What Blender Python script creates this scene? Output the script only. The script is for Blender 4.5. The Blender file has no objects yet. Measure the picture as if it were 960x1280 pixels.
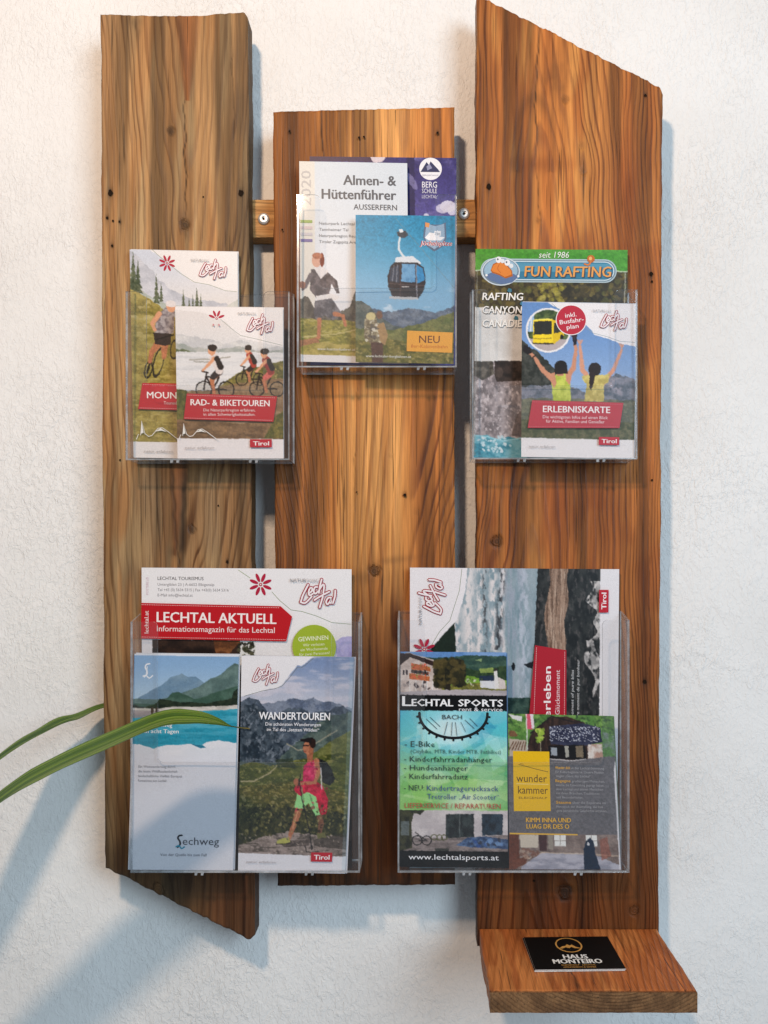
import bpy, math, random
import numpy as np
from mathutils import Vector
from mathutils.geometry import tessellate_polygon

# ------------------------------------------------------------------ camera, world, lamps, exposure
SC = bpy.context.scene
COL = SC.collection
CW = 1.012            # camera distance from the wall, metres
FP = 1200.0           # focal length in photo pixels
VX, VY = 519.0, 700.0 # foot of the camera axis on the wall

cam_d = bpy.data.cameras.new('camera')
cam_d.sensor_fit = 'AUTO'
cam_d.sensor_width = 36.0
cam_d.lens = 36.0 * FP / 1280.0
cam_d.shift_x = (480.0 - VX) / 1280.0
cam_d.shift_y = (VY - 640.0) / 1280.0
cam_d.clip_start = 0.02
cam_d.clip_end = 100
cam = bpy.data.objects.new('camera', cam_d)
COL.objects.link(cam)
cam.location = (0, -CW, 0)
cam.rotation_euler = (math.radians(90), 0, 0)
SC.camera = cam

world = bpy.data.worlds.new('World')
SC.world = world
world.use_nodes = True
wn = world.node_tree.nodes
bg = wn.get('Background') or wn.new('ShaderNodeBackground')
bg.inputs[0].default_value = (0.66, 0.73, 0.82, 1)
bg.inputs[1].default_value = 0.28
SC.view_settings.view_transform = 'Standard'
SC.view_settings.look = 'None'
SC.view_settings.exposure = 0.0
SC.view_settings.gamma = 1.0
SC.view_settings.use_curve_mapping = False

lamp_d = bpy.data.lights.new('ceiling_spot', 'POINT')
lamp_d.energy = 44.0
lamp_d.color = (1.0, 0.72, 0.50)
lamp_d.shadow_soft_size = 0.048
lamp = bpy.data.objects.new('ceiling_spot', lamp_d)
lamp.location = (-0.287, -1.16, 0.76)
COL.objects.link(lamp)

win_d = bpy.data.lights.new('window_light', 'AREA')
win_d.shape = 'RECTANGLE'
win_d.size = 1.2
win_d.size_y = 1.5
win_d.energy = 54.0
win_d.color = (0.66, 0.85, 1.0)
win = bpy.data.objects.new('window_light', win_d)
win.location = (1.40, -2.6, 0.75)
COL.objects.link(win)
win.rotation_euler = (Vector((0.05, 0, 0.0)) - Vector(win.location)).to_track_quat('-Z', 'Y').to_euler()

# ------------------------------------------------------------------ helpers
def P(px, py, w):
    s = (CW - w) / FP
    return Vector(((px - VX) * s, -w, (VY - py) * s))

def lin(c):
    c = np.asarray(c, dtype=float) / 255.0
    return np.where(c <= 0.04045, c / 12.92, ((c + 0.055) / 1.055) ** 2.4)

def link(o, parent=None):
    COL.objects.link(o)
    if parent is not None:
        o.parent = parent
    return o

def empty(name, label, cat, group=None):
    o = bpy.data.objects.new(name, None)
    o.empty_display_size = 0.02
    o['label'] = label
    o['category'] = cat
    if group:
        o['group'] = group
    COL.objects.link(o)
    return o

def tag(o, label=None, cat=None, group=None, kind=None):
    if label: o['label'] = label
    if cat: o['category'] = cat
    if group: o['group'] = group
    if kind: o['kind'] = kind
    return o

def mesh_obj(name, verts, faces, mats, parent=None, smooth=False, fm=None):
    me = bpy.data.meshes.new(name)
    me.from_pydata([tuple(v) for v in verts], [], faces)
    for m in (mats if isinstance(mats, (list, tuple)) else [mats]):
        me.materials.append(m)
    if fm is not None:
        me.polygons.foreach_set('material_index', fm)
    if smooth:
        me.polygons.foreach_set('use_smooth', [True] * len(me.polygons))
    me.update()
    return link(bpy.data.objects.new(name, me), parent)

_tab = {}
def vnoise(X, Y, seed):
    if seed not in _tab:
        _tab[seed] = np.random.RandomState(seed * 7 + 3).rand(256, 256)
    T = _tab[seed]
    xi = np.floor(X).astype(int); yi = np.floor(Y).astype(int)
    fx = X - xi; fy = Y - yi
    fx = fx * fx * (3 - 2 * fx); fy = fy * fy * (3 - 2 * fy)
    a = T[xi & 255, yi & 255]; b = T[(xi + 1) & 255, yi & 255]
    c = T[xi & 255, (yi + 1) & 255]; d = T[(xi + 1) & 255, (yi + 1) & 255]
    return (a * (1 - fx) + b * fx) * (1 - fy) + (c * (1 - fx) + d * fx) * fy

def fbm(X, Y, sx, sy, seed, octv=4):
    X = np.asarray(X, float) / sx; Y = np.asarray(Y, float) / sy
    r = 0; amp = 0.5; tot = 0
    for i in range(octv):
        r = r + amp * vnoise(X + 17.3 * i, Y + 9.1 * i, seed + i)
        tot += amp; amp *= 0.55; X = X * 2.03; Y = Y * 2.03
    return r / tot

def sstep(a, b, x):
    t = np.clip((np.asarray(x, float) - a) / (b - a), 0, 1)
    return t * t * (3 - 2 * t)

# ------------------------------------------------------------------ materials
def new_mat(name):
    m = bpy.data.materials.new(name)
    m.use_nodes = True
    nt = m.node_tree
    b = nt.nodes.get('Principled BSDF')
    return m, nt, b

def N(nt, typ, **kw):
    n = nt.nodes.new(typ)
    for k, v in kw.items():
        setattr(n, k, v)
    return n

def mathn(nt, op, a, b=None, c=None, clamp=False):
    n = N(nt, 'ShaderNodeMath', operation=op)
    n.use_clamp = clamp
    for i, v in enumerate((a, b, c)):
        if v is None: continue
        if isinstance(v, (int, float)): n.inputs[i].default_value = v
        else: nt.links.new(v, n.inputs[i])
    return n.outputs[0]

def mixc(nt, fac, a, b, blend='MIX'):
    n = N(nt, 'ShaderNodeMix', data_type='RGBA', blend_type=blend)
    for i, v in ((0, fac), (6, a), (7, b)):
        if isinstance(v, (int, float)): n.inputs[i].default_value = v
        elif isinstance(v, (tuple, list)): n.inputs[i].default_value = tuple(v) + ((1,) if len(v) == 3 else ())
        else: nt.links.new(v, n.inputs[i])
    return n.outputs[2]

def noise_node(nt, scale, vec=(1, 1, 1), detail=4, rough=0.55, dist=0.0):
    tc = N(nt, 'ShaderNodeTexCoord')
    mp = N(nt, 'ShaderNodeMapping')
    mp.inputs['Scale'].default_value = vec
    nt.links.new(tc.outputs['Object'], mp.inputs['Vector'])
    n = N(nt, 'ShaderNodeTexNoise')
    n.inputs['Scale'].default_value = scale
    n.inputs['Detail'].default_value = detail
    n.inputs['Roughness'].default_value = rough
    n.inputs['Distortion'].default_value = dist
    nt.links.new(mp.outputs[0], n.inputs['Vector'])
    return n.outputs['Fac']

def maprange(nt, v, a, b, c=0.0, d=1.0, smooth=True):
    n = N(nt, 'ShaderNodeMapRange')
    if smooth: n.interpolation_type = 'SMOOTHSTEP'
    nt.links.new(v, n.inputs[0])
    for i, x in enumerate((a, b, c, d)): n.inputs[i + 1].default_value = x
    return n.outputs[0]

def bump(nt, h, dist, strength=1.0, prev=None):
    n = N(nt, 'ShaderNodeBump')
    n.inputs['Distance'].default_value = dist
    n.inputs['Strength'].default_value = strength
    nt.links.new(h, n.inputs['Height'])
    if prev is not None: nt.links.new(prev, n.inputs['Normal'])
    return n.outputs[0]

# printed paper: colour from the artwork attribute, fine print grain
def make_print(name, rough, spec):
    m, nt, b = new_mat(name)
    a = N(nt, 'ShaderNodeAttribute'); a.attribute_name = 'ink'
    g = noise_node(nt, 1400.0, detail=2)
    k = maprange(nt, g, 0.3, 0.7, 0.90, 1.06)
    rgb = N(nt, 'ShaderNodeCombineColor')
    for i in range(3): nt.links.new(k, rgb.inputs[i])
    c = mixc(nt, 1.0, a.outputs['Color'], rgb.outputs[0], 'MULTIPLY')
    nt.links.new(c, b.inputs['Base Color'])
    b.inputs['Roughness'].default_value = rough
    b.inputs['Specular IOR Level'].default_value = spec
    w = noise_node(nt, 9.0, detail=1)
    nt.links.new(bump(nt, w, 0.0015, 0.6), b.inputs['Normal'])
    return m
M_PRINT = make_print('printed_paper', 0.40, 0.20)
M_CARD = make_print('printed_card', 0.6, 0.2)

m, nt, b = new_mat('page_edges'); M_PAGES = m
g = noise_node(nt, 900.0, (1, 6, 1), detail=2)
nt.links.new(mixc(nt, maprange(nt, g, 0.35, 0.65), (0.55, 0.54, 0.52), (0.8, 0.79, 0.77)), b.inputs['Base Color'])
b.inputs['Roughness'].default_value = 0.7

# rough plaster
m, nt, b = new_mat('rough_plaster'); M_WALL = m
n1 = noise_node(nt, 54.0, (1, 1, 0.8), detail=5, rough=0.6, dist=0.9)
n2 = noise_node(nt, 190.0, (1.25, 1, 0.75), detail=3, rough=0.6, dist=1.2)
n3 = noise_node(nt, 14.0, detail=2)
h1 = maprange(nt, n1, 0.36, 0.66)
h2 = maprange(nt, n2, 0.42, 0.70)
hh = mathn(nt, 'ADD', mathn(nt, 'MULTIPLY', h1, 0.62), mathn(nt, 'MULTIPLY', h2, 0.42))
nv = noise_node(nt, 7.0, detail=3)
hh = mathn(nt, 'MULTIPLY', hh, maprange(nt, nv, 0.3, 0.7, 0.5, 1.25))
bn = bump(nt, hh, 0.00115, 0.8)
bn = bump(nt, n3, 0.002, 0.5, bn)
nt.links.new(bn, b.inputs['Normal'])
n4 = noise_node(nt, 5.0, detail=4)
nt.links.new(mixc(nt, maprange(nt, n4, 0.3, 0.7), (0.80, 0.785, 0.765), (0.86, 0.85, 0.835)), b.inputs['Base Color'])
b.inputs['Roughness'].default_value = 0.82
b.inputs['Specular IOR Level'].default_value = 0.25

# old oiled softwood: ring phase, tint and stain come from per-board attributes
def make_wood(name, gloss=0.5, ring=1.0, end=False, ax=2):
    def V(a, l):
        v = [a, a, a]; v[ax] = l
        return tuple(v)
    m, nt, b = new_mat(name)
    ph = N(nt, 'ShaderNodeAttribute'); ph.attribute_name = 'phase'
    ti = N(nt, 'ShaderNodeAttribute'); ti.attribute_name = 'tint'
    dk = N(nt, 'ShaderNodeAttribute'); dk.attribute_name = 'stain'
    wob = noise_node(nt, 1.0, (260, 260, 260) if end else V(170, 2.5 if ax == 1 else 9), detail=2 if ax == 1 else 3)
    p = mathn(nt, 'ADD', ph.outputs['Fac'], mathn(nt, 'MULTIPLY', mathn(nt, 'SUBTRACT', wob, 0.5), 0.42))
    fr = mathn(nt, 'FRACT', p)
    soft = mathn(nt, 'MULTIPLY', maprange(nt, fr, 0.20, 0.80), maprange(nt, fr, 0.90, 1.0, 1.0, 0.0))
    line = mathn(nt, 'MULTIPLY', maprange(nt, fr, 0.54, 0.76), maprange(nt, fr, 0.86, 1.0, 1.0, 0.0))
    ridge = mathn(nt, 'ADD', mathn(nt, 'MULTIPLY', soft, 0.34), mathn(nt, 'MULTIPLY', line, 0.66))
    # ring to ring variation
    fl = mathn(nt, 'FLOOR', p)
    wn_ = N(nt, 'ShaderNodeTexWhiteNoise', noise_dimensions='1D')
    nt.links.new(fl, wn_.inputs['W'])
    amp = maprange(nt, wn_.outputs['Value'], 0.0, 1.0, 0.62, 1.0, smooth=False)
    alongn = noise_node(nt, 1.0, (90, 90, 90) if end else V(70, 9), detail=3)
    ridge_c = mathn(nt, 'MULTIPLY', mathn(nt, 'MULTIPLY', ridge, amp), mathn(nt, 'MULTIPLY', maprange(nt, alongn, 0.3, 0.7, 0.62, 1.15), maprange(nt, noise_node(nt, 1.0, V(26, 2.4), detail=2), 0.32, 0.66, 0.34, 1.12)))
    fib = noise_node(nt, 1.0, (700, 700, 400) if end else V(900, 22), detail=4, rough=0.65)
    fib2 = noise_node(nt, 1.0, (200, 200, 200) if end else V(150, 5), detail=4, rough=0.6)
    late = mixc(nt, 1.0, ti.outputs['Color'], (0.30, 0.205, 0.135), 'MULTIPLY')
    c = mixc(nt, mathn(nt, 'MULTIPLY', ridge_c, 0.95 * ring), ti.outputs['Color'], late)
    k = N(nt, 'ShaderNodeCombineColor')
    kv = mathn(nt, 'MULTIPLY', maprange(nt, fib, 0.25, 0.75, 0.76, 1.20), maprange(nt, fib2, 0.25, 0.75, 0.84, 1.14))
    for i in range(3): nt.links.new(kv, k.inputs[i])
    c = mixc(nt, 1.0, c, k.outputs[0], 'MULTIPLY')
    # open pores and hair cracks
    pore = noise_node(nt, 1.0, (650, 650, 650) if end else V(520, 9), detail=2, rough=0.5)
    pm = maprange(nt, pore, 0.655, 0.72)
    c = mixc(nt, mathn(nt, 'MULTIPLY', pm, 0.75), c, (0.030, 0.017, 0.010))
    c = mixc(nt, dk.outputs['Fac'], c, (0.022, 0.013, 0.008))
    nt.links.new(c, b.inputs['Base Color'])
    hsum = mathn(nt, 'ADD', mathn(nt, 'MULTIPLY', ridge, 0.6), mathn(nt, 'MULTIPLY', fib, 0.5))
    hsum = mathn(nt, 'SUBTRACT', hsum, mathn(nt, 'MULTIPLY', pm, 0.8))
    hsum = mathn(nt, 'SUBTRACT', hsum, mathn(nt, 'MULTIPLY', dk.outputs['Fac'], 1.2))
    nt.links.new(bump(nt, hsum, 0.00042, 0.9), b.inputs['Normal'])
    nt.links.new(maprange(nt, ridge, 0, 1, gloss + 0.12, gloss - 0.06), b.inputs['Roughness'])
    b.inputs['Specular IOR Level'].default_value = 0.22
    return m
M_WOOD = make_wood('old_oiled_wood')
M_WOODS = make_wood('oiled_shelf_wood', 0.5, 0.62, ax=1)
M_WOODB = make_wood('batten_wood', 0.6, 0.7, ax=0)
M_WOODL = make_wood('greyed_softwood', 0.55, 0.92)
M_WOODR = make_wood('orange_softwood', 0.48, 0.98)
M_END = make_wood('sawn_end_grain', 0.75, 0.7, end=True)

# clear acrylic sheet
def make_acrylic(name, milk, tint, edge=False, rough=0.035, fk=1.0):
    m, nt, b = new_mat(name)
    nt.nodes.remove(b)
    out = nt.nodes.get('Material Output')
    tr = N(nt, 'ShaderNodeBsdfTransparent'); tr.inputs[0].default_value = (*tint, 1)
    df = N(nt, 'ShaderNodeBsdfDiffuse'); df.inputs[0].default_value = (0.8, 0.83, 0.86, 1)
    m1 = N(nt, 'ShaderNodeMixShader')
    sc = noise_node(nt, 60.0, (1, 1, 1), detail=5, rough=0.7)
    nt.links.new(maprange(nt, sc, 0.3, 0.8, milk * 0.6, milk * 1.7), m1.inputs[0])
    nt.links.new(tr.outputs[0], m1.inputs[1]); nt.links.new(df.outputs[0], m1.inputs[2])
    gl = N(nt, 'ShaderNodeBsdfGlossy'); gl.inputs['Roughness'].default_value = 0.16 if edge else rough
    gl.inputs[0].default_value = (1, 1, 1, 1)
    fr = N(nt, 'ShaderNodeFresnel'); gb = N(nt, 'ShaderNodeNewGeometry')
    nt.links.new(maprange(nt, gb.outputs['Backfacing'], 0, 1, 1.49, 1 / 1.49, smooth=False), fr.inputs[0])
    wv = noise_node(nt, 7.0, detail=1)
    bnn = bump(nt, wv, 0.0012, 0.5)
    nt.links.new(bnn, gl.inputs['Normal'])
    m2 = N(nt, 'ShaderNodeMixShader')
    nt.links.new(mathn(nt, 'MULTIPLY', fr.outputs[0], 1.6, clamp=True) if edge else mathn(nt, 'MULTIPLY', fr.outputs[0], fk), m2.inputs[0])
    nt.links.new(m1.outputs[0], m2.inputs[1]); nt.links.new(gl.outputs[0], m2.inputs[2])
    nt.links.new(m2.outputs[0], out.inputs['Surface'])
    return m
M_ACR = make_acrylic('clear_acrylic', 0.006, (0.992, 0.993, 0.995))
M_ACRS = make_acrylic('scuffed_acrylic_side', 0.02, (0.98, 0.982, 0.985), rough=0.22, fk=0.3)
M_ACRE = make_acrylic('acrylic_cut_edge', 0.34, (0.40, 0.42, 0.45), edge=True)

m, nt, b = new_mat('zinc_screw'); M_ZINC = m
b.inputs['Base Color'].default_value = (0.85, 0.86, 0.86, 1)
b.inputs['Metallic'].default_value = 0.75
b.inputs['Roughness'].default_value = 0.42
nt.links.new(bump(nt, noise_node(nt, 700.0, detail=2), 0.0003, 0.4), b.inputs['Normal'])

m, nt, b = new_mat('dark_hole'); M_HOLE = m
g = noise_node(nt, 800.0, detail=2)
nt.links.new(mixc(nt, g, (0.008, 0.006, 0.004), (0.03, 0.018, 0.012)), b.inputs['Base Color'])
b.inputs['Roughness'].default_value = 0.95
b.inputs['Specular IOR Level'].default_value = 0.05

# leaf: stripes run along it (attribute across = -1..1)
m, nt, b = new_mat('striped_leaf'); M_LEAF = m
ac = N(nt, 'ShaderNodeAttribute'); ac.attribute_name = 'across'
al = N(nt, 'ShaderNodeAttribute'); al.attribute_name = 'along'
cx = N(nt, 'ShaderNodeCombineXYZ')
nt.links.new(mathn(nt, 'MULTIPLY', ac.outputs['Fac'], 4.0), cx.inputs[0])
nt.links.new(mathn(nt, 'MULTIPLY', al.outputs['Fac'], 1.2), cx.inputs[1])
tn = N(nt, 'ShaderNodeTexNoise'); tn.inputs['Scale'].default_value = 1.0; tn.inputs['Detail'].default_value = 3
nt.links.new(cx.outputs[0], tn.inputs['Vector'])
s1 = maprange(nt, tn.outputs['Fac'], 0.42, 0.60)
c = mixc(nt, s1, (0.055, 0.140, 0.012), (0.20, 0.33, 0.035))
midr = maprange(nt, mathn(nt, 'ABSOLUTE', ac.outputs['Fac']), 0.0, 0.13, 1.0, 0.0)
c = mixc(nt, mathn(nt, 'MULTIPLY', midr, 0.5), c, (0.30, 0.38, 0.10))
tipy = maprange(nt, al.outputs['Fac'], 0.86, 1.0)
c = mixc(nt, tipy, c, (0.42, 0.33, 0.10))
nt.links.new(c, b.inputs['Base Color'])
b.inputs['Roughness'].default_value = 0.42
b.inputs['Specular IOR Level'].default_value = 0.3
b.inputs['Transmission Weight'].default_value = 0.0
fv = N(nt, 'ShaderNodeCombineXYZ')
nt.links.new(mathn(nt, 'MULTIPLY', ac.outputs['Fac'], 16.0), fv.inputs[0])
tf = N(nt, 'ShaderNodeTexNoise'); tf.inputs['Scale'].default_value = 1.0; tf.inputs['Detail'].default_value = 2
nt.links.new(fv.outputs[0], tf.inputs['Vector'])
nt.links.new(bump(nt, tf.outputs['Fac'], 0.0022, 0.9), b.inputs['Normal'])
out = nt.nodes.get('Material Output')
tl = N(nt, 'ShaderNodeBsdfTranslucent'); nt.links.new(c, tl.inputs[0])
ms = N(nt, 'ShaderNodeMixShader'); ms.inputs[0].default_value = 0.3
nt.links.new(b.outputs[0], ms.inputs[1]); nt.links.new(tl.outputs[0], ms.inputs[2])
nt.links.new(ms.outputs[0], out.inputs['Surface'])

m, nt, b = new_mat('plant_stem'); M_STEM = m
nt.links.new(mixc(nt, noise_node(nt, 60.0, (1, 1, 3)), (0.10, 0.07, 0.035), (0.22, 0.17, 0.09)), b.inputs['Base Color'])
b.inputs['Roughness'].default_value = 0.8

# ------------------------------------------------------------------ wall
wv, wf = [], []
nx, nz = 60, 60
for j in range(nz + 1):
    for i in range(nx + 1):
        x = -2.2 + 4.4 * i / nx; z = -2.0 + 4.0 * j / nz
        wv.append((x, 0.0, z))
for j in range(nz):
    for i in range(nx):
        a = j * (nx + 1) + i
        wf.append((a, a + 1, a + nx + 2, a + nx + 1))
wall = mesh_obj('wall', wv, wf, M_WALL)
tag(wall, kind='structure')

# ------------------------------------------------------------------ wood boards
def add_attr(me, name, typ, arr):
    a = me.attributes.new(name, typ, 'POINT')
    arr = np.asarray(arr, np.float32)
    if typ == 'FLOAT_COLOR':
        full = np.ones((len(arr), 4), np.float32); full[:, :3] = arr
        a.data.foreach_set('color', full.ravel())
    else:
        a.data.foreach_set('value', arr.ravel())

def grid_board(name, parent, px0, px1, ytop, ybot, field, w_front, w_back, cell=1.7, to_world=None, seed=1, edge_dark=0.35, rag=1.0, mat=None):
    """front face is a fine grid between irregular edges; sides, ends and back close the plank"""
    W = px1(0.5) - px0(0.5)
    nx = int(W / cell); Ht = abs(ybot((px0(0.5) + px1(0.5)) / 2) - ytop((px0(0.5) + px1(0.5)) / 2)); ny = int(Ht / cell)
    U, V = np.meshgrid(np.linspace(0, 1, nx + 1), np.linspace(0, 1, ny + 1))
    xm = px0(V) + (px1(V) - px0(V)) * U
    yt = ytop(xm); yb = ybot(xm)
    Y = yt + (yb - yt) * V
    X = px0(V) + (px1(V) - px0(V)) * U
    # ragged long edges
    wl = (fbm(Y, 0 * Y + seed, 38, 1, seed + 40, 4) - 0.5) * 3.4 * rag
    wr = (fbm(Y, 0 * Y + seed, 46, 1, seed + 60, 4) - 0.5) * 3.4 * rag
    X = X + wl * (1 - U) ** 3 + wr * U ** 3
    phase, tint, stain, relief = field(X, Y)
    # rolled edges
    dE = np.minimum(np.minimum((X - X[:, :1]), (X[:, -1:] - X)), np.minimum(abs(Y - Y[:1]), abs(Y[-1:] - Y)))
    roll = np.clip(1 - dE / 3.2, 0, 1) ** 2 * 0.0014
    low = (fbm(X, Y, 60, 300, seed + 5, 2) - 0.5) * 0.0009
    Wd = w_front - roll + low + relief
    pts = to_world(X, Y, Wd) if to_world else None
    if pts is None:
        s = (CW - w_front) / FP
        pts = np.stack([(X - VX) * s, -Wd, (VY - Y) * s], -1)
    n = (nx + 1) * (ny + 1)
    front = pts.reshape(-1, 3)
    idx = np.arange(n).reshape(ny + 1, nx + 1)
    faces = np.stack([idx[:-1, :-1], idx[1:, :-1], idx[1:, 1:], idx[:-1, 1:]], -1).reshape(-1, 4).tolist()
    loop = list(idx[0, :]) + list(idx[1:, -1]) + list(idx[-1, -2::-1]) + list(idx[-2:0:-1, 0])
    loop = [int(i) for i in loop]
    # closing ring: a few depth steps
    steps = [0.10, 0.4, 0.75, 1.0]
    verts = [front]
    fm = [0] * len(faces)
    L = len(loop)
    lp = np.array(loop)
    fv = front[lp]
    if to_world:
        back = to_world(X.reshape(-1)[lp], Y.reshape(-1)[lp], np.full(L, w_back))
    else:
        back = fv.copy(); back[:, 1] = -w_back
    pflat, tflat, sflat = phase.reshape(-1), tint.reshape(-1, 3), stain.reshape(-1)
    PH, TI, ST = [pflat], [tflat], [sflat]
    prev = loop; base = n
    nend = (nx)
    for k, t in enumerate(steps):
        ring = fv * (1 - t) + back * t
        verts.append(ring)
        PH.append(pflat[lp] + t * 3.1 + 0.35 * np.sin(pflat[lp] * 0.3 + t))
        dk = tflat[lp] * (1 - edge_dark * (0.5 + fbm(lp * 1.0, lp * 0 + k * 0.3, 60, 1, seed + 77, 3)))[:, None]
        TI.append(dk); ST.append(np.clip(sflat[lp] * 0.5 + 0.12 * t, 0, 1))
        cur = list(range(base, base + L))
        for i in range(L):
            j = (i + 1) % L
            faces.append((prev[i], prev[j], cur[j], cur[i])[::-1])
            isend = i < nx or (nx + ny <= i < 2 * nx + ny)
            fm.append(1 if isend else 0)
        prev = cur; base += L
    faces.append(tuple(prev)[::1]); fm.append(0)
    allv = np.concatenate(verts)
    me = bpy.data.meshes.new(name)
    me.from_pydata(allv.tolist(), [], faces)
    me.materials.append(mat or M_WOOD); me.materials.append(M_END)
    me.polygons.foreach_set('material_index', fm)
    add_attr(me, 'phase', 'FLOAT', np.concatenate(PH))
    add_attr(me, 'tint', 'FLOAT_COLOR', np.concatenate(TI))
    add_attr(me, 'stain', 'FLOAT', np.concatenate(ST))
    me.update()
    return link(bpy.data.objects.new(name, me), parent)

def warp_knots(X, Y, knots):
    """bend the grain round each knot; returns warped x and the knot stain/relief/ring fields"""
    Xw = X.copy(); stain = np.zeros_like(X); kr = np.zeros_like(X); rel = np.zeros_like(X); km = np.zeros_like(X)
    for (kx, ky, r, strength, dark) in knots:
        dx = X - kx; dy = Y - ky
        g = np.exp(-(dx / (2.6 * r)) ** 2 - (dy / (6.0 * r)) ** 2)
        Xw = Xw - dx * g * 0.88 * strength - np.sign(dx + 0.01) * 0
        rr = np.sqrt(dx ** 2 + (dy / 1.15) ** 2) + (fbm(X, Y, r * 0.8, r * 0.8, int(kx) % 97, 2) - 0.5) * r * 0.5
        core = 1 - sstep(r * 0.45, r * 1.2, rr)
        rim = np.exp(-((rr - r * 0.95) / (0.28 * r + 0.6)) ** 2) * (0.35 + 0.9 * fbm(X, Y, r * 1.1, r * 1.1, int(kx) % 89 + 5, 2))
        halo = np.exp(-(np.hypot(dx, dy * 0.55) / (2.0 * r)) ** 2)
        stain = np.maximum(stain, dark * np.maximum(np.maximum(core * 0.8, rim * 0.72), halo * 0.16))
        if r >= 5: kr = np.where(core > 0.5, rr / 2.6, kr); km = np.maximum(km, core)
        rel += -0.0006 * rim * dark
    return Xw, stain, kr, rel, km

def cracks(X, Y, lst):
    s = np.zeros_like(X)
    for (x0, y0, x1, y1, wd, a) in lst:
        t = np.clip((Y - y0) / (y1 - y0), 0, 1)
        xc = x0 + (x1 - x0) * t + (fbm(Y, 0 * Y, 28, 1, int(x0) % 50 + 3, 3) - 0.5) * 7
        inside = ((Y > y0) & (Y < y1)) * np.sin(np.pi * np.clip(t, 0.0, 1)) ** 0.5
        s = np.maximum(s, a * inside * np.exp(-((X - xc) / wd) ** 2))
    return s

def hole_stains(X, Y, pts):
    s = np.zeros_like(X)
    for (hx, hy, r) in pts:
        rag = 0.6 + 0.9 * fbm(X, Y, 2.5, 9, int(hx) % 61, 2)
        s = np.maximum(s, 0.75 * rag * np.exp(-((X - hx) / (r * .9)) ** 2 - ((Y - hy) / (r * 2.2)) ** 2))
        s = np.maximum(s, 0.35 * rag * np.exp(-((X - hx) / (r * .45)) ** 2 - ((Y - hy) / (r * 6)) ** 2))
    return s

def pal(weights, cols):
    tot = sum(weights)
    return sum(w[..., None] * lin(c) for w, c in zip(weights, cols)) / tot[..., None]

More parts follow.
